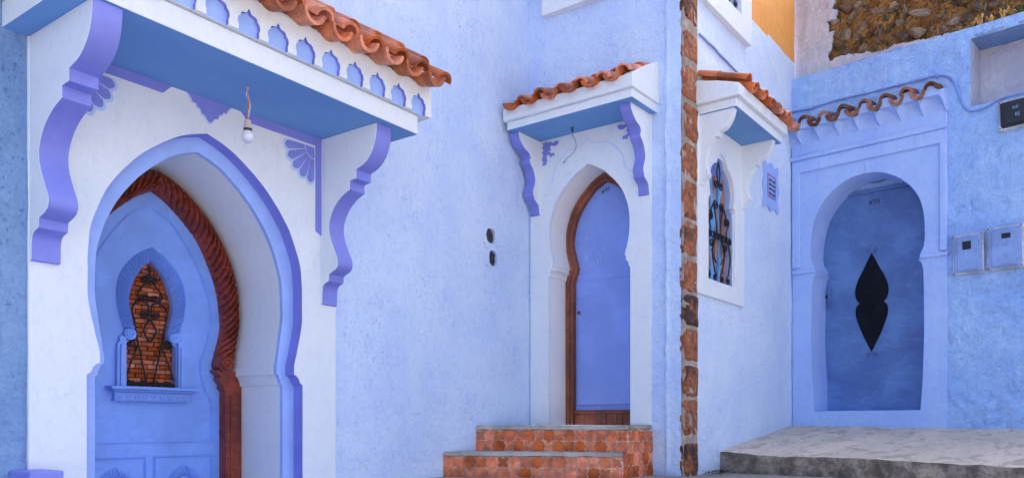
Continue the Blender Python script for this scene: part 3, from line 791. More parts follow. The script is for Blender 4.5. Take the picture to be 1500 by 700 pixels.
# leaf with window opening
WIN_IN = cat([(0, .945), (.066, .882), (.114, .797), (.138, .703), (.126, .612), (.102, .535)], 5) + [(.116, .500), (.136, .470), (.153, .455), (.157, .20), (0, .20)]
leaf_out = [(0, 1.40), (.25, 1.22), (.40, 1.0), (.50, .8), (.53, .5), (.53, -1.45), (0, -1.45)]
mb = MB()
half_ring(mb, leaf_out, WIN_IN, c1, nL - 0.05, nL, 'door_blue', 'door_blue')
door1 = mb.build('door', F1, house1)
door1['label'] = 'blue wooden door with a grilled keyhole window'
# carved brown frame
mb = MB()
for s in (1, -1):
    rope(mb, [(c1 + s * a, z) for a, z in frame_in], [(c1 + s * a * 1.0, z) for a, z in frame_out], -0.56, 0.125, 27, 3.2, 'mahogany', S=27 * 10, T=14, base=.36)
    volute(mb, (c1 + s * .440, .372), .052, -0.56, .14, 'mahogany')
    mb.prism(shift([(s * .375, .335), (s * .385, .318), (s * .41, .300), (s * .40, .275), (s * .43, .245), (s * .425, .225), (s * .445, .205), (s * .445, -1.45), (s * .556, -1.45), (s * .556, .33)], c1), -0.56, -0.475, 'mahogany')
    mb.prism(shift([(s * .475, .18), (s * .475, -1.45), (s * .530, -1.45), (s * .530, .18)], c1), -0.48, -0.468, 'mahogany')
fr = mb.build('door_frame', F1, door1, bevel=0.004, smooth=55)
fr['label'] = 'carved rope-twist red brown door frame'
# mouldings on the leaf
PAN = cat([(0, 1.256), (.08, 1.212), (.16, 1.150), (.294, .958), (.372, .760), (.388, .640), (.352, .475), (.318, .395)], 6) + cat([(.318, .395), (.315, .33), (.328, .26)], 4)[1:] + \
    [(.345, .225), (.350, .200), (.372, .180), (.376, .155), (.392, .134), (.392, -.088)]
mb = MB()
line = full(PAN, c1)
ribbon(mb, line, .016, nL - .001, nL + .005, 'door_blue'); ribbon(mb, line, .006, nL, nL + .009, 'door_blue')
ribbon(mb, [(c1 - .40, -.094), (c1 + .40, -.094)], .012, nL - .001, nL + .007, 'door_blue')
mb.build('moulding', F1, door1, smooth=30)
for a, b in ((-.392, -.035), (.022, .390)):
    mb = MB()
    rect = [(c1 + a, -1.2), (c1 + a, -.183), (c1 + b, -.183), (c1 + b, -1.2)]
    ribbon(mb, rect, .020, nL - .001, nL + .006, 'door_blue'); ribbon(mb, rect, .007, nL, nL + .013, 'door_blue')
    mid = c1 + (a + b) / 2
    hi_ = cat([(0, -.298), (.05, -.33), (.10, -.40), (.115, -.50)], 5); ho_ = cat([(0, -.232), (.07, -.272), (.145, -.37), (.162, -.50)], 5)
    for s in (1, -1): rope(mb, [(mid + s * x, z) for x, z in hi_], [(mid + s * x, z) for x, z in ho_], nL - .001, .034, 14, 1.2, 'door_blue', base=.34)
    mb.build('panel', F1, door1, smooth=50)
mb = MB()
wi = [p for p in WIN_IN if p[1] > .53]
wo = cat([(0, 1.022), (.062, .988), (.112, .947), (.178, .866), (.207, .754), (.198, .645), (.168, .545)], 5)
for s in (1, -1):
    rope(mb, [(c1 + s * x, z) for x, z in wi], [(c1 + s * x, z) for x, z in wo], nL - .002, .055, 24, 1.6, 'door_blue', S=264, base=.34)
    volute(mb, (c1 + s * .136, .512), .034, nL - .002, .04, 'door_blue')
    mb.prism(shift([(s * .158, .485), (s * .180, .500), (s * .198, .488), (s * .192, .470), (s * .208, .452), (s * .212, .200), (s * .158, .200)], c1), nL - .002, nL + .022, 'door_blue')
    mb.prism(shift([(s * .170, .46), (s * .192, .45), (s * .195, .200), (s * .170, .200)], c1), nL, nL + .032, 'door_blue')
mb.build('window_surround', F1, door1, bevel=0.002, smooth=50)
mb = MB()
mb.box(c1 - .268, c1 + .268, nL - .002, nL + .075, .198, .216, 'door_blue')
mb.box(c1 - .248, c1 + .248, nL - .002, nL + .055, .186, .198, 'door_blue')
mb.box(c1 - .228, c1 + .228, nL - .002, nL + .030, .142, .186, 'door_blue')
for i in range(9):
    x = c1 - .20 + .40 * i / 8
    mb.tube(at_n([(x + .014 * math.cos(R(a)), .166 + .016 * math.sin(R(a))) for a in range(180, 361, 20)], nL + .031), .005, 'door_blue', 5)
mb.box(c1 - .235, c1 + .235, nL - .002, nL + .034, .134, .142, 'door_blue')
mb.build('sill', F1, door1, bevel=0.003)
# bricks behind the grille
mb = MB(); mb.box(c1 - .185, c1 + .185, nL - .08, nL - .052, .18, .96, 'mortar_dark')
back = mb.build('brick_panel', F1, door1)
bmesh_b = MB(); bmesh_b.box(-.0335, .0335, 0, .012, -.0105, .0105, 'brick')
bd_me = bmesh_b.data('brick')
bh = .0262
for r in range(29):
    z = .196 + bh * r + .01
    half_w = max([a for a, b in WIN_IN if abs(b - z) < .05] or [.135]) + 0.02
    for q in range(-3, 4):
        u = (q + (0.5 if r % 2 else 0)) * .0735
        if abs(u) - .034 > half_w: continue
        o = bpy.data.objects.new('brick', bd_me)
        place(o, F1 @ Matrix.Translation((c1 + u + random.uniform(-.002, .002), -(nL - .053 + random.uniform(0, .004)), z)), door1)
# wrought iron grille
mb = MB(); ng = nL - .012
def iron(pts, r=.0055): mb.tube(at_n(pts, ng), r, 'iron', 6)
for s in (1, -1):
    S_ = lambda pts: [(c1 + s * a * 1.17, z) for a, z in pts]
    iron(S_(scroll((.024, .838), .020, math.pi, 1.4, -1)[::-1] + cat([(.006, .850), (.020, .815), (.055, .770), (.062, .735), (.045, .715)], 5) + scroll((.026, .727), .022, R(-20), 1.4, 1)))
    iron(S_(scroll((.030, .636), .024, R(180), 1.4, 1)[::-1] + cat([(.006, .640), (.012, .690), (.050, .708), (.088, .672), (.086, .62), (.060, .46), (.018, .245)], 6)))
    iron(S_(cat([(0, .61), (.028, .56), (.030, .53), (.010, .490), (0, .476)], 5)))
    iron(S_(scroll((.092, .462), .026, R(90), 1.4, -1)[::-1] + cat([(.092, .488), (.062, .47), (.075, .42), (.105, .33), (.125, .26)], 5)))
    iron(S_(scroll((.026, .240), .022, R(-90), 1.3, 1)[::-1] + scroll((.026, .240), .022, R(-90), .5, -1)), .005)
    iron(S_(scroll((.088, .238), .022, R(180), 1.3, 1)[::-1] + [(.066, .245), (.05, .226)]), .005)
    iron(S_(scroll((.104, .238), .024, R(0), 1.2, -1)), .005)
iron([(c1, .91), (c1, .80)], .006); iron([(c1 - .012, .885), (c1 + .012, .885)], .005)
iron([(c1 - .14, .236), (c1 + .14, .236)], .0055)
iron([(c1 - .13, .222), (c1 + .13, .222)], .004)
for z in (.838, .727, .640): iron([(c1 - .016, z), (c1 + .016, z)], .008)
mb.build('grille', F1, door1, smooth=60)
mb = MB()
esc = [(c1 + .455 + .013 * math.cos(t), -.046 + .024 * math.sin(t)) for t in [i * math.pi / 8 for i in range(16)]]
mb.prism(esc, nL - .001, nL + .006, 'iron'); mb.prism([(c1 + .449, -.06), (c1 + .461, -.06), (c1 + .461, -.035), (c1 + .449, -.035)], nL + .006, nL + .010, 'brass')
mb.build('keyhole', F1, door1)

# ---- lamp hanging from the canopy and the violet block by the portal
lamp = empty('light_bulb', F1 @ Matrix.Translation((c1 + .033, -.321, 1.455)))
tag(lamp, 'bare round light bulb on a cream socket hanging by wires under the long canopy', 'light bulb')
LM = WORLD[lamp.name]
mb = MB(); mb.lathe([(.0, 0), (.014, .003), (.025, .012), (.031, .026), (.030, .042), (.022, .058), (.016, .066), (0, .066)], 'bulb', seg=20); mb.build('glass', LM, lamp, smooth=80)
mb = MB(); mb.lathe([(0, .060), (.0215, .060), (.022, .068), (.022, .073)], 'wire_dark'); mb.lathe([(0, .072), (.021, .073), (.020, .090), (.017, .094), (.017, .115), (.011, .118), (0, .118)], 'socket', seg=18); mb.build('socket', LM, lamp, smooth=40)
mb = MB()
mb.tube(cat([(0, 0, .115), (-.001, .002, .16), (.006, 0, .20), (-.006, .0, .25), (-.004, 0, .288)], 5), .0035, 'wire_orange', 5)
mb.tube(cat([(.003, 0, .13), (.010, -.002, .18), (.004, .003, .22), (-.010, 0, .25), (.004, 0, .288)], 5), .003, 'wire_white', 5)
mb.tube(cat([(.005, .003, .16), (.014, 0, .19), (.012, .002, .215), (.0, .003, .25), (-.008, 0, .288)], 5), .003, 'wire_white', 5)
mb.build('wire', LM, lamp, smooth=60)
mb = MB()
mb.prism([(-3.977, -1.6), (-3.835, -1.6), (-3.835, -.199), (-3.977, -.199)], 0.0, .205, 'violet')
o = mb.build('plinth_block', F1, None, bevel=0.008)
tag(o, 'violet painted block standing at the foot of the white portal', 'block')

# =================================================================== HOUSE WITH DOOR 73
c2 = 0.571
house2 = empty('house', F2)
tag(house2, 'blue corner house with arched door 73, two small tiled canopies and bare stone corner', 'house')
mb = MB()
holes = [(c2 - .556, c2 + .556, -.02, 2.33)]
def ridge(u, z):
    e = 1.255 + 0.012 * noise.noise(Vector((3, z * 3.1, 0))) + 0.006 * noise.noise(Vector((3, z * 12, 0)))
    d = 0.0
    if u > e - .012: d += 0.016
    d += 0.016 * math.exp(-((u - e - .004) / .014) ** 2) * (0.6 + 0.6 * noise.noise(Vector((9, z * 9, 0))))
    return d
wall_sheet(mb, -.02, 1.13, -.7, 4.2, 0.026, holes, 'wall_mid', amp=0.004, seed=9.3)
wall_sheet(mb, 1.13, 1.372, -.7, 4.2, 0.011, [], 'wall_mid', amp=0.005, seed=9.3, lump=.003, edge=ridge)
wall_sheet(mb, -.02, 1.372, 4.2, 6.5, 0.3, [], 'wall_mid', amp=0.004, seed=9.3)
mb.face([(-.02, .5, -.7), (1.0, .5, -.7), (1.0, .5, 6.5), (-.02, .5, 6.5)], 'wall_mid')
mb.face([(-.02, .004, 6.5), (1.372, .004, 6.5), (1.0, .5, 6.5), (-.02, .5, 6.5)], 'wall_mid')
mb.build('wall', F2, house2, fix=False)
# side wall, orange above
mb = MB()
orange = lambda u, z: 'orange' if (u > 1.245 and z > 3.485 + .035 * (u - 1.25)) else 'wall_side_lit'
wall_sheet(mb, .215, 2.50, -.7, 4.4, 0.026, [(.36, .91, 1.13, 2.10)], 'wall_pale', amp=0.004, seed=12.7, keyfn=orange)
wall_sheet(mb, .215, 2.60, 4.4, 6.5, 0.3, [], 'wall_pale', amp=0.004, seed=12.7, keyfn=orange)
mb.face([(.5, .39, -.7), (2.55, .39, -.7), (2.55, .39, 6.5), (.5, .39, 6.5)], 'wall_pale')
mb.face([(.0, .004, 6.5), (2.55, .004, 6.5), (2.55, .39, 6.5), (.5, .39, 6.5)], 'wall_pale')
mb.build('side_wall', F3, house2, fix=False)
# corner of bare stones in mortar
ysz = [(696, 650), (637, 586), (578, 536), (525, 482), (474, 431), (423, 381), (369, 324), (317, 264), (256, 210), (200, 151), (140, 96), (81, 45), (24, -30), (-42, -95), (-108, -160), (-172, -230), (-240, -290)]
to_z = lambda y: (622 - y) * 5.97 / 1200
mb = MB()
for k in range(110):
    pass
zsamp = [-.7 + 5.3 * i / 260 for i in range(261)]
ringv = []
for z in zsamp:
    w = noise.noise(Vector((0, z * 7, 4))) * .006
    ringv.append([(-.004, .06, z), (-.010 - w, .03, z), (-.012 - w, .004, z), (-.006, -.008 - w, z), (.06, -.012 - w, z), (.14, -.011 + w, z), (.205 + w, -.008, z), (.222 + w, .03, z)])
for a, b in zip(ringv, ringv[1:]): mb.quadstrip(a, b, 'mortar')
mb.build('corner_mortar', F3 @ Matrix.Rotation(0, 4, 'Z'), house2, smooth=50, fix=True)
rng = random.Random(11)
for (y0, y1) in ysz:
    z0, z1 = to_z(y0), to_z(y1); mb = MB()
    hh = (z1 - z0) / 2; zc = (z0 + z1) / 2; sd = rng.uniform(0, 50)
    bm = bmesh.new(); bmesh.ops.create_cube(bm, size=1); bmesh.ops.subdivide_edges(bm, edges=bm.edges, cuts=5, use_grid_fill=True)
    ex = rng.uniform(.195, .215)
    for v in bm.verts:
        p = v.co.copy()
        q = Vector((p.x, p.y, p.z)); rr = 0.86
        k = max(abs(p.x), abs(p.y), abs(p.z)) * 2
        ln = (abs(2 * p.x) ** 14 + abs(2 * p.y) ** 14 + abs(2 * p.z) ** 14) ** (1 / 14)
        p = p / max(ln, 1e-6) * k
        d = noise.noise(p * 3 + Vector((sd, 0, 0))) * .014 + noise.noise(p * 8 + Vector((0, sd, 0))) * .007
        v.co = Vector((-.012 + (ex + .012) * (p.x + .5) + d * .8, -.016 + .06 * (p.y + .5) + d * .8, p.z * 2 * (hh + .009) + d * .7))
    me = bpy.data.meshes.new('corner_stone'); bm.to_mesh(me); bm.free(); me.materials.append(M['quoin']); me.shade_smooth()
    place(bpy.data.objects.new('corner_stone', me), F3 @ Matrix.Translation((0, 0, zc)), house2)

# ---- portal 2
ARC2 = cat([(0, 2.057), (.075, 2.020), (.155, 1.967), (.27, 1.852), (.337, 1.735), (.369, 1.600), (.364, 1.440), (.328, 1.304)], 6) + \
    [(.326, 1.296), (.340, 1.288), (.342, 1.268), (.334, 1.260), (.350, 1.250), (.362, 1.232), (.363, 1.212), (.374, 1.202), (.377, 1.185), (.377, 0.0)]
ARC2 = wobble(ARC2, .004, 3)
mb = MB(); plate_with_arch(mb, c2 - .557, c2 + .557, 0.0, 2.325, ARC2, c2, -0.03, 0.012, 'white', 'white')
portal2 = mb.build('portal', F2, house2, bevel=0.004, smooth=30)
mb = MB(); sweep_in(mb, full(ARC2, c2), -0.42, -0.0295, 'white_bounce'); mb.build('reveal', F2, portal2, smooth=30, fix=False)
# incised lobed outline: groove shade coloured onto a fine raised line
segs = [[(0, 2.268), (-.02, 2.238), (-.055, 2.214), (-.114, 2.197), (-.165, 2.196), (-.192, 2.200)], [(-.192, 2.200), (-.195, 2.172), (-.222, 2.170), (-.225, 2.150), (-.245, 2.148)],
        [(-.245, 2.148), (-.29, 2.10), (-.318, 2.045), (-.332, 1.975)], [(-.332, 1.965), (-.352, 1.965)], [(-.36, 1.93), (-.385, 1.93)], [(-.39, 1.885), (-.408, 1.87)], [(-.412, 1.83), (-.425, 1.80)], [(-.43, 1.77), (-.44, 1.74)]]
mb = MB()
for s in (1, -1):
    for i, sg in enumerate(segs):
        ln = cat(sg, 6) if i in (0, 2) else sg
        ribbon(mb, [(c2 - s * -a if s == 1 else c2 - a, z) for a, z in ln], .006, .0115, .0165, 'outline')
mb.build('lobed_line', F2, portal2)
flor = [[(-.44, 2.312), (-.41, 2.300), (-.40, 2.315), (-.37, 2.296), (-.35, 2.305), (-.33, 2.285), (-.30, 2.30), (-.268, 2.292), (-.285, 2.262), (-.32, 2.258), (-.345, 2.272), (-.36, 2.255), (-.345, 2.24), (-.365, 2.225),
         (-.345, 2.205), (-.318, 2.205), (-.312, 2.180), (-.335, 2.186), (-.350, 2.172), (-.362, 2.195), (-.385, 2.200), (-.395, 2.185), (-.385, 2.160), (-.40, 2.120), (-.43, 2.118), (-.425, 2.145), (-.437, 2.17), (-.422, 2.205), (-.437, 2.225), (-.42, 2.245), (-.437, 2.265), (-.422, 2.285)]]
for s in (1, -1):
    mb = MB()
    for fpoly in flor: mb.prism([(c2 + s * a, z) for a, z in fpoly], .0118, .018, 'violet')
    mb.build('corner_ornament', F2, portal2, bevel=.0015)

# ---- canopy 2
def canopy(parent, Fm, ua, ub, z0, n1, n2, h1, h2, over, end, slope, vsl, pitch, ntile, tile_n, zc, corb, corb_front, corbs, rng, depth_back=0.02):
    mb = MB(); mb.box(ua, ub, -depth_back, n1, z0, z0 + h1, 'white'); 
    cn = mb.build('canopy', Fm, parent, bevel=0.006)
    for p in cn.data.polygons:
        if p.normal.z < -0.9:
            if 'soffit' not in [m.name for m in cn.data.materials]: cn.data.materials.append(M['soffit'])
            p.material_index = len(cn.data.materials) - 1
    mb = MB(); mb.box(ua - over, ub + over, -depth_back, n2, z0 + h1 + .0005, z0 + h1 + h2, 'white'); mb.build('fascia', Fm, cn, bevel=0.006)
    zt = z0 + h1 + h2
    # verge: rising white end wall where the end of the canopy is seen, mortar bed elsewhere
    tv = math.tan(vsl); prof_end = [(n2 - .001, zt - .02), (n2 - .001, zt + .004), (n2 * .5, zt + n2 * .5 * tv + .012), (.09, zt + (n2 - .09) * tv + .008), (.03, zt + (n2 - .03) * tv + .012), (0.0, zt + n2 * tv), (-.02, zt + n2 * tv - .01), (-.02, zt - .02)]
    if end > 0: a, b = ub + over - .075, ub + over - .001
    else: a, b = ua - over + .001, ua - over + .075
    mb = MB(); mb.side_prism(prof_end, a, b, 'white', 'white'); mb.build('verge', Fm, cn, bevel=0.015, seg=3)
    bed = [(n2 - .02, zt - .02), (n2 - .02, zt), (-.02, zt + n2 * math.tan(slope) - .01), (-.02, zt - .02)]
    mb = MB(); mb.side_prism(bed, ua - over + .012, ub + over - .012, 'white', 'white'); mb.build('tile_bed', Fm, cn)
    for (x0, x1) in corbs:
        mb = MB(); mb.side_prism(corb, x0, x1, 'white', corb_front); mb.build('corbel', Fm, cn, bevel=0.003, smooth=30)
    return cn
CORB2 = cat([(.315, 2.321), (.300, 2.270), (.238, 2.213), (.178, 2.188), (.158, 2.168)], 4) + [(.152, 2.150), (.168, 2.142), (.162, 2.118)] + cat([(.158, 2.112), (.110, 2.062), (.087, 1.985), (.118, 1.900), (.114, 1.862)], 4) + \
    [(.100, 1.846), (.106, 1.838), (.090, 1.826)] + cat([(.088, 1.824), (.048, 1.800), (.034, 1.765), (.030, 1.722)], 3)[1:] + [(0, 1.72), (0, 2.321)]
rng = random.Random(21)
can2 = canopy(house2, F2, c2 - .515, c2 + .600, 2.321, .385, .415, .064, .095, .018, 1, R(19), R(28), .18, 6, .47, 2.5, CORB2, 'violet', [(c2 - .545, c2 - .452), (c2 + .458, c2 + .548)], rng)
tile_roof(can2, F2, [c2 - .43 + .1795 * i for i in range(6)], 2.498, .480, R(19), .1795, .066, .058, 2, 'tile', rng, cover_dz=-.022,
          covers=[c2 - .43 + .1795 * (i + .5) for i in range(6)], length=.31)
# loose wire under this canopy
mb = MB()
W0 = (0.513, -.144, 2.321)
mb.tube(cat([W0, (W0[0] + .01, W0[1], 2.28), (W0[0] - .005, W0[1] + .01, 2.255), (W0[0] + .012, W0[1], 2.245), (W0[0] + .02, W0[1] + .02, 2.20), (W0[0] + .01, W0[1] + .03, 2.15), (W0[0] - .04, W0[1] + .03, 2.11), (W0[0] - .07, W0[1] + .03, 2.10), (W0[0] - .09, W0[1] + .03, 2.075)], 5), .0022, 'wire_dark', 5)
mb.tube(cat([(W0[0] - .012, W0[1], 2.321), (W0[0] - .006, W0[1], 2.30), (W0[0] + .008, W0[1], 2.285)], 4), .004, 'wire_dark', 5)
mb.tube(cat([(W0[0] + .012, W0[1], 2.321), (W0[0] + .002, W0[1], 2.30), (W0[0] - .008, W0[1], 2.28)], 4), .004, 'wire_dark', 5)
mb.tube([(W0[0] - .085, W0[1] + .03, 2.078), (W0[0] - .105, W0[1] + .03, 2.068)], .004, 'wire_dark', 5)
o = mb.build('loose_wire', F2, None); tag(o, 'thin loose electric wire dangling from the soffit above door 73', 'wire')

# ---- door 73
n73 = -0.30
LEAF2 = cat([(0, 1.985), (.065, 1.955), (.13, 1.910), (.235, 1.790), (.298, 1.664), (.322, 1.516), (.296, 1.40), (.272, 1.312)], 6) + [(.268, 1.30), (.282, 1.28), (.274, 1.262), (.290, 1.245), (.296, 1.215), (.311, 1.195), (.311, 0.125)]
mb = MB()
half = LEAF2 + [(0, .125)]
mb.prism(full(LEAF2, c2)[::1], n73 - .04, n73, 'door_violet')
door2 = mb.build('door', F2, house2, smooth=30); door2['label'] = 'violet blue door marked N 73'
mb = MB()
half_ring(mb, [(a + .012, b + (.012 if b > 1.9 else 0)) for a, b in ARC2], [(a - .004 if a else 0, z) for a, z in LEAF2[:-1]] + [(.307, 0.0)], c2, -.33, -.252, 'wood', 'wood')
half_ring(mb, [(a - .004 if a else 0, z - .01 if z > 1.6 else z) for a, z in ARC2], [(a - .004 + .03 * (1 if a else 0), z + (.022 if z > 1.7 else 0)) for a, z in LEAF2[:-1]] + [(.337, 0.0)], c2, -.252, -.240, 'wood', 'wood')
mb.build('door_frame', F2, door2, bevel=.003, smooth=30)
mb = MB()
mb.box(c2 - .307, c2 + .307, -.34, -.262, .092, .124, 'wood')
for i in range(12):
    mb.box(c2 - .307 + .0512 * i + .001, c2 - .307 + .0512 * (i + 1) - .001, -.34, -.270 + random.uniform(-.004, .004), .0, .092, 'wood')
mb.build('threshold', F2, door2, bevel=.003)
mb = MB(); mb.box(c2 - .29, c2 + .305, n73 - .001, n73 + .010, .165, 1.19, 'door_violet'); 
mb.build('door_board', F2, door2, bevel=.004)
mb = MB(); lettering(mb, "N'73", c2 - .052, 1.895, .030, n73, 'ink', slope=.25); mb.build('number', F2, door2)
mb = MB(); mb.box(c2 - .272, c2 - .258, n73 + .010, n73 + .016, .92, .955, 'brass'); mb.tube([(c2 - .268, -(n73 + .016), .94), (c2 - .268, -(n73 + .035), .94), (c2 - .262, -(n73 + .040), .925)], .005, 'brass', 6); mb.build('latch', F2, door2)

# ---- upper window over door 73 (only its foot shows)
mb = MB()
fr_o = [(.165, 3.318), (1.06, 3.318), (1.06, 4.6), (.165, 4.6)]
mb.box(.165, 1.06, -.02, .065, 3.318, 3.47, 'white'); mb.box(.165, .33, -.02, .06, 3.47, 4.4, 'white'); mb.box(.895, 1.06, -.02, .06, 3.47, 4.4, 'white'); mb.box(.165, 1.06, -.02, .06, 4.4, 4.5, 'white')
upwin = mb.build('window', F2, house2, bevel=.005)
mb = MB(); mb.box(.33, .895, -.01, .005, 3.47, 4.4, 'glass_dark'); mb.build('pane', F2, upwin)
mb = MB(); 
for i in range(5): mb.tube([(.40 + .1 * i, -.03, 3.47), (.40 + .1 * i, -.03, 4.4)], .007, 'iron', 6)
mb.build('bars', F2, upwin)

# ---- side wall: little window under its canopy
cw = 0.635
WINH = cat([(0, 2.138), (.035, 2.130), (.075, 2.105), (.100, 2.070), (.112, 2.045)], 4) + cat([(.150, 2.035), (.215, 1.985), (.252, 1.905), (.256, 1.850), (.236, 1.775)], 4) + [(.236, 1.762), (.262, 1.752), (.262, 1.735), (.272, 1.728), (.272, 1.120)]
mb = MB()
half_ring(mb, [(0, 2.318), (.47, 2.318), (.47, 1.0), (.470, .985), (0, .985)], WINH + [(0, 1.120)], cw + .02, -.02, .022, 'white', 'white')
win3 = mb.build('window', F3, house2, bevel=.004, smooth=30)
win3['label'] = 'white framed lobed window with black iron scrolls'
mb = MB(); ln = full(WINH, cw + .02); sweep_in(mb, ln, -.095, -.0195, 'violet_pale'); mb.build('reveal', F3, win3, smooth=30, fix=False)
mb = MB(); mb.box(cw - .28, cw + .33, -.24, -.09, 1.0, 2.2, 'violet'); mb.box(cw - .26, cw + .30, -.09, -.02, 1.105, 1.122, 'bar_brown'); mb.build('pane', F3, win3)
for k, (u0, key, wd) in enumerate(((-.10, 'bar_brown', .08), (-.02, 'pane_blue', .10), (.065, 'bar_brown', .06), (.125, 'pane_blue', .07), (.195, 'bar_brown', .08), (.25, 'bar_brown', .04))):
    mb = MB(); L_ = []; R_ = []
    top = 2.0 if abs(u0) < .2 else 1.74
    for i in range(40):
        f = i / 39; z = 1.122 + (top - 1.122) * f
        wv = .022 * math.sin(f * 9 + k * 1.9); ww = wd * (.8 + .35 * math.sin(f * 11 + k))
        L_.append((cw + .02 + u0 + wv - ww / 2, z)); R_.append((cw + .02 + u0 + wv + ww / 2, z))
    mb.prism(L_ + R_[::-1], -.085, -.055, key); mb.build('baluster', F3, win3, bevel=.01)
def scroll_grille(parent, Fm, cu, z0, z1, hw, n, name='grille', rr=.007):
    mb = MB()
    def ir(p): mb.tube(at_n(p, n), rr, 'iron', 5)
    H_ = z1 - z0
    for s in (1, -1):
        for q in (0, 1):
            x = s * hw * (.28 + .5 * q)
            ir([(cu + a, z) for a, z in scroll((x, z0 + .045), .036, R(90), 1.5, s)[::-1] + cat([(x, z0 + .081), (x + s * .05, z0 + .25 * H_), (x - s * .035, z0 + .42 * H_), (x + s * .02, z0 + (.62 - .1 * q) * H_)], 6) + scroll((x - s * .02, z0 + (.62 - .1 * q) * H_), .04, R(0 if s > 0 else 180), 1.4, s)])
        ir([(cu + a, z) for a, z in scroll((s * .05, z0 + .80 * H_), .04, R(180 if s > 0 else 0), 1.3, s)[::-1] + cat([(s * .01, z0 + .80 * H_), (s * .03, z0 + .9 * H_), (0, z0 + .98 * H_)], 5)])
        ir([(cu + a, z) for a, z in scroll((s * hw * .55, z0 + .30 * H_), .045, R(-90), 1.4, -s)[::-1] + [(s * hw * .2, z0 + .16 * H_)]])
        ir([(cu + a, z) for a, z in scroll((s * hw * .62, z0 + .52 * H_), .04, R(90), 1.4, s)[::-1] + [(s * hw * .3, z0 + .66 * H_)]])
    ir([(cu - hw, z0 + .36 * H_), (cu + hw, z0 + .36 * H_)]); ir([(cu - hw, z0 + .40 * H_), (cu + hw, z0 + .40 * H_)])
    for i in range(-3, 4): ir([(cu + (hw * i / 3.2 + .018 * math.cos(t)), z0 + .38 * H_ + .018 * math.sin(t)) for t in [j * math.pi / 5 for j in range(11)]])
    return mb.build(name, Fm, parent, smooth=60)
scroll_grille(win3, F3, cw + .02, 1.122, 2.10, .25, -.012, rr=.0062)
CORB3 = cat([(.285, 2.316), (.262, 2.245), (.222, 2.190), (.168, 2.166)], 4) + [(.166, 2.132), (.133, 2.134), (.130, 2.106)] + cat([(.130, 2.106), (.092, 2.062), (.068, 1.985), (.070, 1.935), (.089, 1.868)], 4)[1:] + [(.070, 1.846), (.052, 1.832), (.040, 1.822), (.036, 1.800)] + [(0, 1.79), (0, 2.316)]
rng = random.Random(31)
can3 = canopy(house2, F3, .205, 1.205, 2.316, .312, .345, .066, .085, .035, -1, R(18), R(15), .19, 6, .4, 2.5, CORB3, 'white', [(.22, .285), (1.06, 1.125)], rng)
tile_roof(can3, F3, [.36 + .178 * i for i in range(6)], 2.505, .41, R(18), .178, .066, .058, 2, 'tile', rng, cover_dz=-.022, covers=[.27 + .178 * i for i in range(6)], length=.27)
# scalloped little vent
mb = MB()
sc = []
cu, cz, hw, hh = 1.81, 2.15, .19, .20
for (x0, y0, x1, y1) in ((-1, -1, 1, -1), (1, -1, 1, 1), (1, 1, -1, 1), (-1, 1, -1, -1)):
    for i in range(14):
        f = i / 14; b = .018 * math.cos(f * math.pi * 4)
        dx, dy = (x1 - x0) / 2, (y1 - y0) / 2
        sc.append((cu + hw * (x0 + (x1 - x0) * f) + dy * b, cz + hh * (y0 + (y1 - y0) * f) - dx * b))
mb.prism(sc, -.0, .016, 'violet_pale'); vent = mb.build('vent', F3, house2, bevel=.003)
mb = MB(); mb.box(cu - .11, cu + .11, .008, .018, cz - .105, cz + .105, 'vent_pink'); mb.build('vent_frame', F3, vent)
mb = MB(); mb.box(cu - .085, cu + .085, .009, .0195, cz - .085, cz + .085, 'violet_pale')
for i in range(4):
    for j in range(2): mb.box(cu - .075 + .085 * j, cu - .005 + .085 * j, .01, .021, cz - .078 + .04 * i, cz - .055 + .04 * i, 'glass_dark')
mb.build('vent_slot', F3, vent)
# upper side window
mb = MB()
mb.box(.235, 1.225, -.02, .05, 3.195, 3.365, 'white'); mb.box(.99, 1.225, -.02, .05, 3.365, 4.4, 'white'); mb.box(.235, .45, -.02, .05, 3.365, 4.4, 'white'); mb.box(.235, 1.225, -.02, .05, 4.4, 4.5, 'white')
w4 = mb.build('window', F3, house2, bevel=.005)
mb = MB(); mb.box(.45, .99, -.03, .012, 3.385, 4.4, 'violet_pale'); mb.box(.45, .99, -.03, .02, 3.365, 3.385, 'tile'); mb.build('pane', F3, w4)
scroll_grille(w4, F3, .72, 3.385, 4.3, .25, .03)

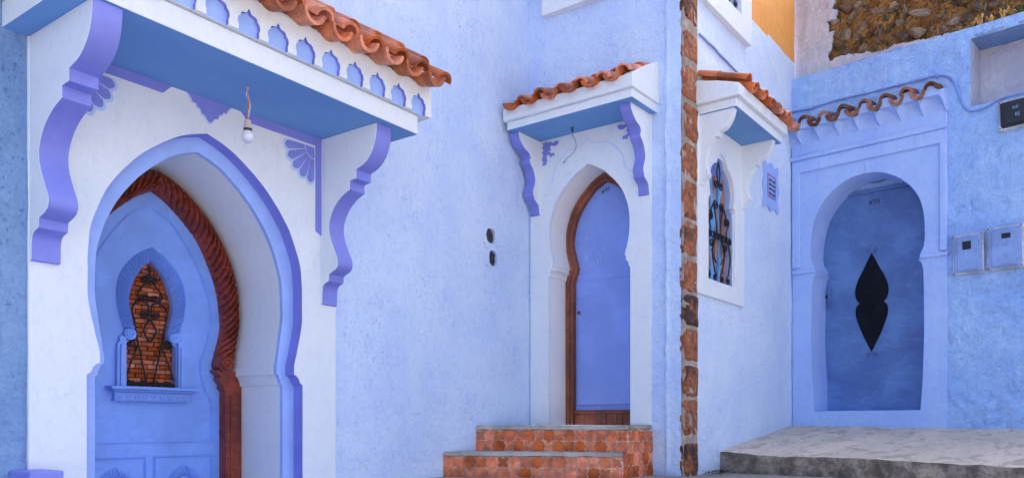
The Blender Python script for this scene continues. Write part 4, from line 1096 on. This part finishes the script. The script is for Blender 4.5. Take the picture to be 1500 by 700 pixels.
# =================================================================== STEPS TO DOOR 73
stairs = empty('staircase', F2 @ Matrix.Translation((.5, -.5, -.375)))
tag(stairs, 'two steps faced with red star and cross tiles leading to door 73', 'steps')
def step_body(top, nl, nr, ur, lip):
    mb = MB()
    plan = [(-.012, -.0), (-.012, nl), (ur, nr), (ur, -.0)]
    def ring(z, g=0.0): return [(-.012, .03, z), (-.012, -(nl + g), z), (ur + g, -(nr + g), z), (ur + g, .03, z)]
    a = ring(top - lip); b = ring(-.50)
    mb.quadstrip(a, b, 'grout', True)
    o = mb.build('step', F2, stairs, bevel=0.0)
    mb = MB()
    N = 46; rows_ = []
    def P(f, g, z):
        u = -.012 + (ur + .012 + g) * f; n = nl + (nr - nl) * f + g
        w = .010 * noise.noise(Vector((f * 14, top * 9, z * 11))) + .006 * noise.noise(Vector((f * 40, top * 9, z * 11)))
        return (u, -(n + w), z + .4 * w)
    back_ = [(-.012 + (ur + .014) * i / (N - 1), .03, top + .004 * noise.noise(Vector((i, 1, top)))) for i in range(N)]
    midr = [P(i / (N - 1), -.02, top + .002) for i in range(N)]
    fr_ = [P(i / (N - 1), .010, top - .006) for i in range(N)]
    fr2 = [P(i / (N - 1), .012, top - lip + .004) for i in range(N)]
    fr3 = [P(i / (N - 1), -.03, top - lip - .002) for i in range(N)]
    for x, y in ((back_, midr), (midr, fr_), (fr_, fr2), (fr2, fr3)): mb.quadstrip(x, y, 'cement')
    # right end of the cement top
    e0 = [back_[-1], midr[-1], fr_[-1]]; 
    mb.face([back_[-1], midr[-1], fr_[-1], fr2[-1], fr3[-1], (fr3[-1][0], .03, top - lip)], 'cement')
    mb.build('tread', F2, stairs, smooth=40)
    return o
UR = 1.130
step_body(-.004, .71, .370, UR, .034)
step_body(-.196, 1.087, .445, UR, .030)
p = .0805
def star_poly(k): # square with ticks
    h = k / 2; t = k * .19; pts = []
    for q in range(4):
        a = q * math.pi / 2; ca, sa = math.cos(a), math.sin(a)
        for x, y in ((h, -h), (h, -t), (h + t, 0), (h, t)): pts.append((x * ca - y * sa, x * sa + y * ca))
    return pts
def cross_poly(k):
    h = k / 2; t = k * .19; pts = []
    for q in range(4):
        a = q * math.pi / 2; ca, sa = math.cos(a), math.sin(a)
        for x, y in ((h, -h), (h, -t), (h - t, 0), (h, t)): pts.append((x * ca - y * sa, x * sa + y * ca))
    return pts
def inset(poly, f):
    return [(x * f, y * f) for x, y in poly]
sm = MB(); sm.prism(inset(star_poly(p), .905), 0, .006, 'floor_tile'); star_me = sm.data('tile')
cmn = MB(); cmn.prism(inset(cross_poly(p), .865), 0, .006, 'floor_tile_pale'); cross_me = cmn.data('tile')
def tile_face(A, B, z0, z1, sx=1.0, par=0):
    """tiles on a vertical face from A to B (u, n in the wall frame), seen with A on the left"""
    A = F2 @ Vector((A[0], -A[1], 0)); B = F2 @ Vector((B[0], -B[1], 0))
    d = B - A; L = d.length; nt_ = max(1, round(L / (p * sx))); nr_ = max(1, round((z1 - z0) / p))
    fm = frame((A.x, A.y), (d.x, d.y))
    ux = L / nt_; uz = (z1 - z0) / nr_
    for i in range(nt_):
        for j in range(nr_):
            st = (i + j + par) % 2 == 0
            o = bpy.data.objects.new('tile', star_me if st else cross_me)
            place(o, fm @ Matrix.Translation((ux * (i + .5), .001 - random.uniform(0, .002) - (.0008 if st else 0), z0 + uz * (j + .5))) @ Matrix.Rotation(random.uniform(-.02, .02), 4, 'Y')
                  @ Matrix.Diagonal((ux / p, 1, uz / p, 1)), stairs)
tile_face((0.0, .71), (UR, .370), -.196, -.038)
tile_face((0.0, 1.087), (UR, .445), -.388, -.226, par=1)
tile_face((UR, .370), (UR, .0), -.196, -.038, sx=1.0)
tile_face((UR, .445), (UR, .0), -.388, -.196, sx=1.0, par=1)

# =================================================================== COURTYARD WALL WITH DOOR 75
court = empty('courtyard_wall', F4)
tag(court, 'lumpy bright blue courtyard wall with dark metal door 75 under old roof tiles', 'wall')
c4 = .692
mb = MB()
nic = (1.555, 2.30, 2.665, 3.235)
wall_sheet(mb, -.06, 2.4, -.12, 3.33, 0.022, [(.004, 1.372, -.2, 2.80), nic], 'wall_court', amp=.006, seed=21.3, lump=.021)
wall_sheet(mb, 2.4, 5.0, -.12, 3.33, 0.12, [], 'wall_court', amp=.006, seed=21.3, lump=.008)
wall_sheet(mb, -.06, 0.004, -.12, 3.33, 0.022, [], 'wall_court', amp=.006, seed=21.3)
mb.face([(-.06, 0.004, 3.33), (5.0, 0.004, 3.33), (5.0, .5, 3.325), (-.06, .5, 3.325)], 'wall_court')
shell(mb, -.06, 5.0, -.3, 3.32, .5, 'wall_court')
mb.build('wall', F4, court, fix=False, smooth=50)
# niche: bricked-up window with a blue lintel
mb = MB()
u0, u1, z0, z1 = nic
wall_sheet(mb, u0, u1, z0 - .02, z1, .025, [], 'ruin_plaster', amp=.008, seed=31, lump=.014, n_off=-.30)
mb.build('niche_back', F4, court, fix=False)
mb = MB()
for a in ([(u0, -.004, z0 - .01), (u0, .32, z0 - .01), (u0, .32, z1), (u0, -.004, z1)],): mb.face(a, 'ruin_plaster')
mb.face([(u0, -.004, z0), (u1, -.004, z0), (u1, .32, z0 + .012), (u0, .32, z0 + .012)], 'wall_court')
mb.face([(u1, -.004, z0), (u1, .32, z0), (u1, .32, z1), (u1, -.004, z1)], 'wall_court')
mb.build('niche_side', F4, court)
mb = MB(); mb.box(u0 - .01, u1, -.33, -.006, z1 - .004, z1 + .03, 'wall_deep'); mb.build('lintel', F4, court, bevel=.006)

# portal plate, frame and mouldings
ARC4 = cat([(0, 2.285), (.12, 2.270), (.25, 2.212), (.37, 2.112), (.455, 1.985), (.495, 1.835), (.505, 1.66), (.498, 1.560), (.470, 1.495)], 6) + cat([(.466, 1.484), (.474, 1.455), (.452, 1.440), (.478, 1.405), (.492, 1.34)], 4) + [(.497, 1.2), (.499, .8), (.488, .40), (.470, .128)]
mb = MB()
r = [(c4 + a, b) for a, b in ARC4]; l = [(c4 - a - .004 * math.sin(b * 9), b) for a, b in ARC4]
mb.prism([(c4, 2.7)] + r + [(c4, .128), (c4, -.1), (1.376, -.1), (1.376, 2.7)], -.04, .010, 'court_trim', skip=[0, len(r) + 1])
mb.prism([(c4, 2.7)] + l + [(c4, .128), (c4, -.1), (.008, -.1), (.008, 2.7)], -.04, .010, 'court_trim', skip=[0, len(l) + 1])
portal4 = mb.build('portal', F4, court, bevel=.012, seg=3, smooth=40)
mb = MB(); rows_ = []
ln = l[::-1][:-1] + r
for k in range(7):
    f = k / 6; nn = -.035 - .30 * f
    rows_.append([(u + .010 * noise.noise(Vector((u * 4, z * 4, nn * 8))) * (0.3 + f), -nn, z + .008 * noise.noise(Vector((z * 4, u * 4, nn * 8)))) for u, z in ln])
for a, b in zip(rows_, rows_[1:]): mb.quadstrip(a, b, 'court_trim')
mb.face([(c4 - .47, .035, .128), (c4 + .47, .035, .128), (c4 + .47, .36, .14), (c4 - .47, .36, .14)], 'court_trim')
mb.build('reveal', F4, portal4, smooth=60, fix=False)
mb = MB()
mb.box(.012, .092, .0, .034, 1.50, 2.52, 'court_trim'); mb.box(1.318, 1.378, .0, .034, 1.485, 2.52, 'court_trim')
mb.box(.0125, 1.3775, .0, .036, 2.405, 2.524, 'court_trim')
mb.build('panel_frame', F4, portal4, bevel=.012, seg=3)
mb = MB(); mb.box(.004, 1.382, .0, .058, 2.522, 2.566, 'court_trim'); mb.box(.008, 1.380, .0, .030, 2.566, 2.83, 'court_trim'); mb.build('cornice', F4, portal4, bevel=.010, seg=3)
for (a, b) in ((.010, .232), (1.158, 1.385)):
    mb = MB(); mb.box(a, b, .0, .030, 1.440, 1.478, 'court_trim'); mb.build('impost', F4, portal4, bevel=.012, seg=3)
# scalloped eave under the tiles
mb = MB(); NU = 260; rowsE = []
pitch4 = .1815; ph = .105
for k in range(7):
    f = k / 6; row = []
    for i in range(NU):
        u = .0 + 1.385 * i / (NU - 1)
        w = abs(((u - ph) / pitch4 + .5) % 1.0 - .5) * 2; w = 1 - w        # 1 at the spurs, 0 between
        arch_ = math.sqrt(max(0, 1 - w * w))
        zz = 2.664 + .040 * f ** 1.3 + .105 * arch_ * math.sin(f * math.pi / 2) ** .5
        row.append((u, -(.026 + .105 * f + .006 * noise.noise(Vector((u * 9, f, 3)))), zz + .004 * noise.noise(Vector((u * 14, f * 3, 0)))))
    rowsE.append(row)
for a, b in zip(rowsE, rowsE[1:]): mb.quadstrip(a, b, 'court_trim')
top_ = [(q[0], q[1], 2.83) for q in rowsE[-1]]; backr = [(q[0], 0.02, 2.86) for q in rowsE[-1]]
mb.quadstrip(rowsE[-1], top_, 'court_trim'); mb.quadstrip(top_, backr, 'court_trim')
for e in (0, -1): mb.face([q[e] for q in rowsE] + [top_[e], backr[e], (rowsE[0][e][0], 0.02, 2.672)], 'court_trim')
for i in range(7):
    cu_ = .105 + pitch4 * (i + .5)
    mb.prism([(cu_ + .052 * math.cos(math.pi * q / 10), 2.815 + .050 * math.sin(math.pi * q / 10)) for q in range(11)] + [(cu_ - .052, 2.78), (cu_ + .052, 2.78)], .05, .162, 'court_trim')
eave = mb.build('eave', F4, court, smooth=50)
rng = random.Random(41)
tile_roof(eave, F4, [.105 + pitch4 * i for i in range(7)], 2.832, .195, R(14), pitch4, .063, .058, 1, 'tile_old', rng, cover_dz=-.006, th=.026, setback=.012, vf=1.12, covers=[.105 + pitch4 * (i + .5) for i in range(7)], length=.26, jit=1.3)
# door 75
nD = -.325
mb = MB(); mb.box(c4 - .54, c4 + .54, nD - .04, nD, .10, 2.188, 'door_steel')
door4 = mb.build('door', F4, court, bevel=.004); door4['label'] = 'dark blue metal door with a black leaf-shaped plate'
mb = MB(); mb.box(c4 - .56, c4 + .56, nD - .03, nD + .02, 2.188, 2.225, 'door_steel'); mb.build('door_head', F4, door4, bevel=.004)
mb = MB(); wall_sheet(mb, c4 - .56, c4 + .56, 2.2, 2.4, .03, [], 'wall_court', amp=.01, seed=3, lump=.012, n_off=nD - .01); mb.build('head_plaster', F4, door4, fix=False)
mb = MB(); mb.tube([(.42, -nD - .03, 2.22), (.46, -nD - .05, 2.235), (.50, -nD - .02, 2.27), (.56, -nD - .02, 2.285), (.70, -nD - .02, 2.272), (.80, -nD - .02, 2.285)], .004, 'wire_dark', 5); mb.tube([(u, -nD - .03, z) for u, z in scroll((.425, 2.235), .015, 0, 1, 1)], .004, 'wire_dark', 5); mb.build('door_wire', F4, door4)
cp = .636
uph = cat([(0, 1.618), (.035, 1.552), (.072, 1.475), (.115, 1.395), (.147, 1.305), (.150, 1.235), (.132, 1.180), (.112, 1.158)], 5)
dnh = cat([(.112, 1.150), (.136, 1.128), (.147, 1.080), (.140, 1.02), (.115, .945), (.078, .850), (.035, .762), (0, .692)], 5)
mb = MB()
hp = uph + dnh
mb.prism([(cp + a, z) for a, z in hp] + [(cp - a, z) for a, z in hp[::-1][1:-1]], nD - .002, nD + .012, 'black_paint')
plate = mb.build('leaf_plate', F4, door4, bevel=.003); plate['label'] = 'black metal plate of two joined pointed leaves'
mb = MB()
q4 = []
for i in range(32):
    a = 2 * math.pi * i / 32; rr = .058 + .020 * math.cos(4 * a)
    q4.append((cp + .9 * rr * math.cos(a), 1.153 + rr * math.sin(a)))
mb.prism(q4, nD + .012, nD + .020, 'black_paint')
mb.tube(at_n([(cp, 1.25), (cp, 1.02)], nD + .019), .004, 'black_paint', 5)
mb.build('rosette', F4, door4, bevel=.003)
mb = MB()
for s in (1, -1):
    mb.tube(at_n([(cp + s * a, z) for a, z in scroll((.030, 1.648), .020, R(-60), 1.2, 1)[::-1] + [(.012, 1.622), (0, 1.615)]], nD + .004), .005, 'door_steel', 5)
    mb.tube(at_n([(cp + s * a, z) for a, z in scroll((.034, .660), .020, R(90), 1.2, -1)[::-1] + [(.012, .678), (0, .690)]], nD + .004), .005, 'door_steel', 5)
mb.build('scroll', F4, door4)
mb = MB(); mb.box(.235, .258, nD, nD + .018, 1.15, 1.345, 'door_steel'); mb.tube([(.247, -nD - .012, 1.33), (.247, -nD - .045, 1.32), (.247, -nD - .045, 1.175), (.247, -nD - .012, 1.165)], .007, 'door_steel', 6); mb.build('handle', F4, door4, bevel=.003)
mb = MB(); mb.box(.200, .216, nD, nD + .010, 1.235, 1.268, 'iron'); mb.build('keyhole', F4, door4)
mb = MB(); lettering(mb, "N'75", cp - .022, 2.075, .040, nD, 'ink', w=.0055, slope=.02); mb.build('number', F4, door4)

# =================================================================== RUINED WALL ABOVE
ruin = empty('ruined_wall', F4 @ Matrix.Translation((0, .12, 3.33)))
tag(ruin, 'ruined rubble wall with ochre earth and patches of old whitewash above the courtyard wall', 'wall')
def r_edge(u, z):                                         # >0 where the plaster has fallen off
    wob = .05 * noise.noise(Vector((u * 3.3, z * 3.3, 7))) + .030 * noise.noise(Vector((u * 11, z * 11, 7))) + .022 * noise.noise(Vector((u * 27, z * 27, 3)))
    left = .355 - .02 * math.sin(z * 6) + wob + (.07 if 3.72 < z < 3.84 else 0) * -1
    low = 3.46 - .085 * max(0, u - .4) + .8 * wob
    return min(u - left, z - low)
mb = MB(); mb2 = MB()
step = .0105
nu = int(2.6 / step); nz = int(.9 / step)
for keyn, test in (('ruin_plaster', lambda e: e <= 0), ('earth', lambda e: e > -.03)):
    tgt = mb if keyn == 'ruin_plaster' else mb2
    idx = {}
    for i in range(nu):
        for j in range(nz):
            u = -.08 + step * i; z = 3.31 + step * j
            if not test(r_edge(u + step / 2, z + step / 2)): continue
            q = []
            for a, b in ((0, 0), (1, 0), (1, 1), (0, 1)):
                k_ = (i + a, j + b)
                if k_ not in idx:
                    uu = -.08 + step * k_[0]; zz = 3.31 + step * k_[1]
                    pv = Vector((uu * 6, zz * 6, 2))
                    if keyn == 'ruin_plaster': n = -.10 + .016 * noise.noise(pv) + .010 * noise.noise(pv * 2.7)
                    else: n = -.16 + .035 * noise.noise(pv) + .026 * noise.noise(pv * 2.9) + .018 * noise.noise(pv * 7)
                    idx[k_] = len(tgt.v); tgt.v.append((uu, -n, zz))
                q.append(idx[k_])
            tgt.f.append(q); tgt.mi.append(tgt.m(keyn))
rp = mb.build('whitewash', F4, ruin, fix=False, smooth=60)
sol = rp.modifiers.new('thick', 'SOLIDIFY'); sol.thickness = .05; sol.offset = -1
rc = mb2.build('earth_core', F4, ruin, fix=False, smooth=60)
mb = MB(); mb.box(-.08, 5.0, -.9, -.24, 3.30, 4.3, 'earth'); wall_sheet(mb, -.08, 2.52, 4.19, 4.3, .1, [], 'earth', amp=.03, n_off=-.17); wall_sheet(mb, 2.5, 5.0, 3.3, 4.3, .1, [], 'earth', amp=.03, n_off=-.17); mb.build('wall_core', F4, ruin)
def rock_mesh(sd, sub=2):
    bm = bmesh.new(); bmesh.ops.create_icosphere(bm, subdivisions=sub, radius=1)
    rr = random.Random(sd); pl = [(Vector((rr.gauss(0, 1), rr.gauss(0, 1), rr.gauss(0, 1))).normalized(), rr.uniform(.45, .8)) for _ in range(14)]
    for v in bm.verts:
        p_ = v.co.copy()
        for nrm, d in pl:
            t = p_.dot(nrm)
            if t > d: p_ -= nrm * (t - d) * .92
        v.co = p_ * (1 + .10 * noise.noise(p_ * 2.2 + Vector((sd, 0, 0))))
    me = bpy.data.meshes.new('stone'); bm.to_mesh(me); bm.free(); me.materials.append(M['rubble'])
    me.shade_smooth(); me.set_sharp_from_angle(angle=R(28))
    return me
rocks = [rock_mesh(s) for s in range(8)]
rng = random.Random(5)
big = [(.733, 3.80, .085, .05), (.525, 3.81, .05, .055), (.61, 3.705, .075, .035), (.452, 3.677, .065, .055), (.41, 3.58, .05, .04), (.467, 3.506, .075, .04), (.619, 3.495, .05, .035), (1.116, 3.66, .11, .032), (1.10, 3.49, .075, .045),
       (.97, 3.50, .06, .04), (1.482, 3.49, .055, .05), (1.383, 3.50, .06, .04), (1.571, 3.555, .05, .04), (.593, 3.895, .07, .06), (.886, 3.79, .06, .035), (.86, 3.62, .05, .03), (1.28, 3.57, .05, .03), (.48, 3.95, .1, .07), (.78, 3.95, .08, .05)]
done = []
def put_rock(u, z, a, b):
    o = bpy.data.objects.new('stone', rng.choice(rocks))
    place(o, F4 @ Matrix.Translation((u, .150 + rng.uniform(-.006, .02), z)) @ Matrix.Rotation(rng.uniform(-.35, .35), 4, 'Y') @ Matrix.Rotation(rng.uniform(0, 3), 4, 'X') @ Matrix.Diagonal((a * 1.35, .06, b * 1.35, 1)), ruin)
    done.append((u, z, max(a, b)))
for u, z, a, b in big: put_rock(u, z, a, b)
tries = 0
while len(done) < 210 and tries < 5000:
    tries += 1
    u = rng.uniform(.36, 2.5); z = rng.uniform(3.40, 4.15); a = rng.uniform(.011, .055) * (1.3 if z > 3.85 else 1); b = a * rng.uniform(.5, .95)
    if r_edge(u, z) < .01 or any(math.hypot(u - x, z - y) < (a + s) * .95 for x, y, s in done): continue
    put_rock(u, z, a, b)

# =================================================================== SMALL THINGS ON THE COURTYARD WALL
def meter(u0, u1, z0, z1, depth, keys, label, slope=0.0, window=None, text=None, shear_k=0.0):
    root = empty('meter_box', F4 @ Matrix.Translation(((u0 + u1) / 2, -.005, z0)))
    tag(root, label, 'meter box', 'electric meter boxes on the courtyard wall')
    Fm = F4 @ Matrix.Translation(((u0 + u1) / 2, 0, (z0 + z1) / 2)) @ Matrix.Rotation(slope, 4, 'Y')
    w, h = (u1 - u0) / 2, (z1 - z0) / 2
    mb = MB(); mb.box(-w, w, -.012, depth * .7, -h, h, keys[1]); mb.build('case', Fm, root, bevel=.008, seg=3)
    mb = MB(); mb.box(-w + .016, w - .016, depth * .5, depth, -h + .016, h - .016, keys[0]); mb.box(-w + .040, w - .040, depth * .9, depth + .006, -h + .030, h - .034, keys[0]); mb.build('cover', Fm, root, bevel=.006, seg=3)
    for a in (-1, 1):
        for b in (-1, 1):
            mb = MB(); N = 12
            cx, cz = a * (w - .014), b * (h - .014)
            mb.prism([(cx + .013 * math.cos(2 * math.pi * i / N), cz + .013 * math.sin(2 * math.pi * i / N)) for i in range(N)], depth * .6, depth + .004, keys[1])
            mb.prism([(cx + .006 * math.cos(2 * math.pi * i / N), cz + .006 * math.sin(2 * math.pi * i / N)) for i in range(N)], depth, depth + .006, 'iron')
            mb.build('screw', Fm, root, bevel=.002)
    if window:
        x0, x1, y0, y1 = window
        mb = MB(); mb.box(x0, x1, depth, depth + .009, y0, y1, 'glass_dark'); mb.build('meter_glass', Fm, root, bevel=.002)
    if text:
        for t, x, y, hh_ in text:
            mb = MB(); lettering(mb, t, x, y, hh_, depth + .006, 'meter' if keys[0] == 'meter_dark' else 'door_steel', w=.003)
            mb.build('embossed_mark', Fm, root)
meter(1.421, 1.660, 1.262, 1.594, .05, ('meter', 'meter_rim'), 'smaller blue painted meter box with a square dark window beside door 75', -.02, (-.035, .030, .035, .105))
meter(1.682, 1.948, 1.266, 1.616, .06, ('meter', 'meter_rim'), 'larger blue painted meter box with a wide dark window and embossed letters', -.015, (-.02, .045, .070, .112), [('R OIF', -.055, .005, .030), ('EC', .0, -.085, .022)])
meter(1.767, 2.02, 2.395, 2.632, .06, ('meter_dark', 'meter_rim'), 'scuffed black meter box below the bricked-up niche', -.03, None, [('OIO', -.02, .03, .022), ('RE', 0, -.03, .026)])
mb = MB()
cab = [(.004, 3.014), (.215, 3.005), (.473, 3.015), (.694, 3.004), (.988, 2.999), (1.228, 2.997), (1.344, 2.982), (1.412, 2.935), (1.457, 2.832), (1.502, 2.688), (1.546, 2.630), (1.600, 2.615), (1.660, 2.622), (1.72, 2.645), (1.78, 2.662), (1.9, 2.67), (2.3, 2.675)]
mb.tube(at_n([(u, z + .004 * noise.noise(Vector((u * 9, 0, 0)))) for u, z in cat(cab, 6)], .018), .0095, 'cable', 7)
for u, z in ((.215, 3.005), (.694, 3.004), (.988, 2.999), (1.30, 2.992), (1.48, 2.76)): mb.box(u - .006, u + .006, 0, .031, z - .014, z + .014, 'cable')
o = mb.build('cable', F4, None, smooth=60); tag(o, 'blue painted cable clipped along the courtyard wall above door 75', 'cable')
mb = MB()
cab = [(.235, 2.935), (.5, 2.93), (.8, 2.915), (1.1, 2.905), (1.5, 2.90), (1.9, 2.90), (2.42, 2.90)]
mb.tube(at_n([(u, z + .006 * noise.noise(Vector((u * 7, 0, 0)))) for u, z in cat(cab, 8)], .010), .009, 'cable', 6)
o = mb.build('cable', F3, None, smooth=60); tag(o, 'straight painted cable running over the side window canopy', 'cable')
# dry leaves at the foot of the corner
mb = MB(); rng = random.Random(2)
for i in range(70):
    u = rng.uniform(.24, .62); n = rng.uniform(.02, .10) * (1.5 if rng.random() < .2 else 1)
    w = F3 @ Vector((u, -n, 0))
    z = ground_z(w.x, w.y) + rng.uniform(.004, .022); a = rng.uniform(0, 6.3); s = rng.uniform(.010, .022)
    pts = [(u + s * math.cos(a) * x - s * math.sin(a) * y, -n + s * math.sin(a) * x + s * math.cos(a) * y, z + h) for x, y, h in ((-1, 0, 0), (0, -.45, .006), (1, 0, .004), (0, .45, .008))]
    mb.face(pts, 'leaf_dry')
o = mb.build('dry_leaves', F3, None, fix=False, smooth=0); tag(o, 'dry brown leaves swept against the wall foot by the bare stone corner', 'leaves', kind='stuff')
# dry weeds on the wall head
rng = random.Random(8)
for k, (u, h, key) in enumerate(((1.45, .05, 'weed'), (1.55, .06, 'weed'), (1.62, .11, 'weed'), (1.70, .07, 'weed'), (1.78, .09, 'weed'), (1.86, .06, 'weed'), (1.93, .07, 'weed_green'), (2.02, .10, 'weed'))):
    mb = MB()
    for i in range(16):
        a = rng.uniform(0, 6.3); l = h * rng.uniform(.5, 1.1); s = rng.uniform(.1, .55)
        tip = Vector((u + l * s * math.cos(a), .045 + .6 * l * s * math.sin(a), 3.325 + l))
        b0 = Vector((u + rng.uniform(-.012, .012), .045, 3.325))
        mid_ = (b0 + tip) / 2 + Vector((0, 0, l * .12))
        mb.tube([b0, mid_, tip], .0030, key, 4, taper=.4)
        for j in range(5):
            c_ = tip.lerp(mid_, rng.uniform(0, .8)); q = .013 * rng.uniform(.7, 1.4)
            d1 = Vector((rng.gauss(0, 1), rng.gauss(0, 1), rng.gauss(0, 1))).normalized() * q; d2 = d1.orthogonal().normalized() * q * .5
            mb.face([c_ - d1, c_ - d2, c_ + d1, c_ + d2], key)
    o = mb.build('weed', F4, None, fix=False, smooth=0)
    if key == 'weed' and h > .1: key = 'tall'
    tag(o, 'bright green weed tuft on the head of the courtyard wall' if key == 'weed_green' else 'small dry weed tuft on the head of the courtyard wall', 'weed', None if key == 'weed_green' else 'dry weeds on the courtyard wall')
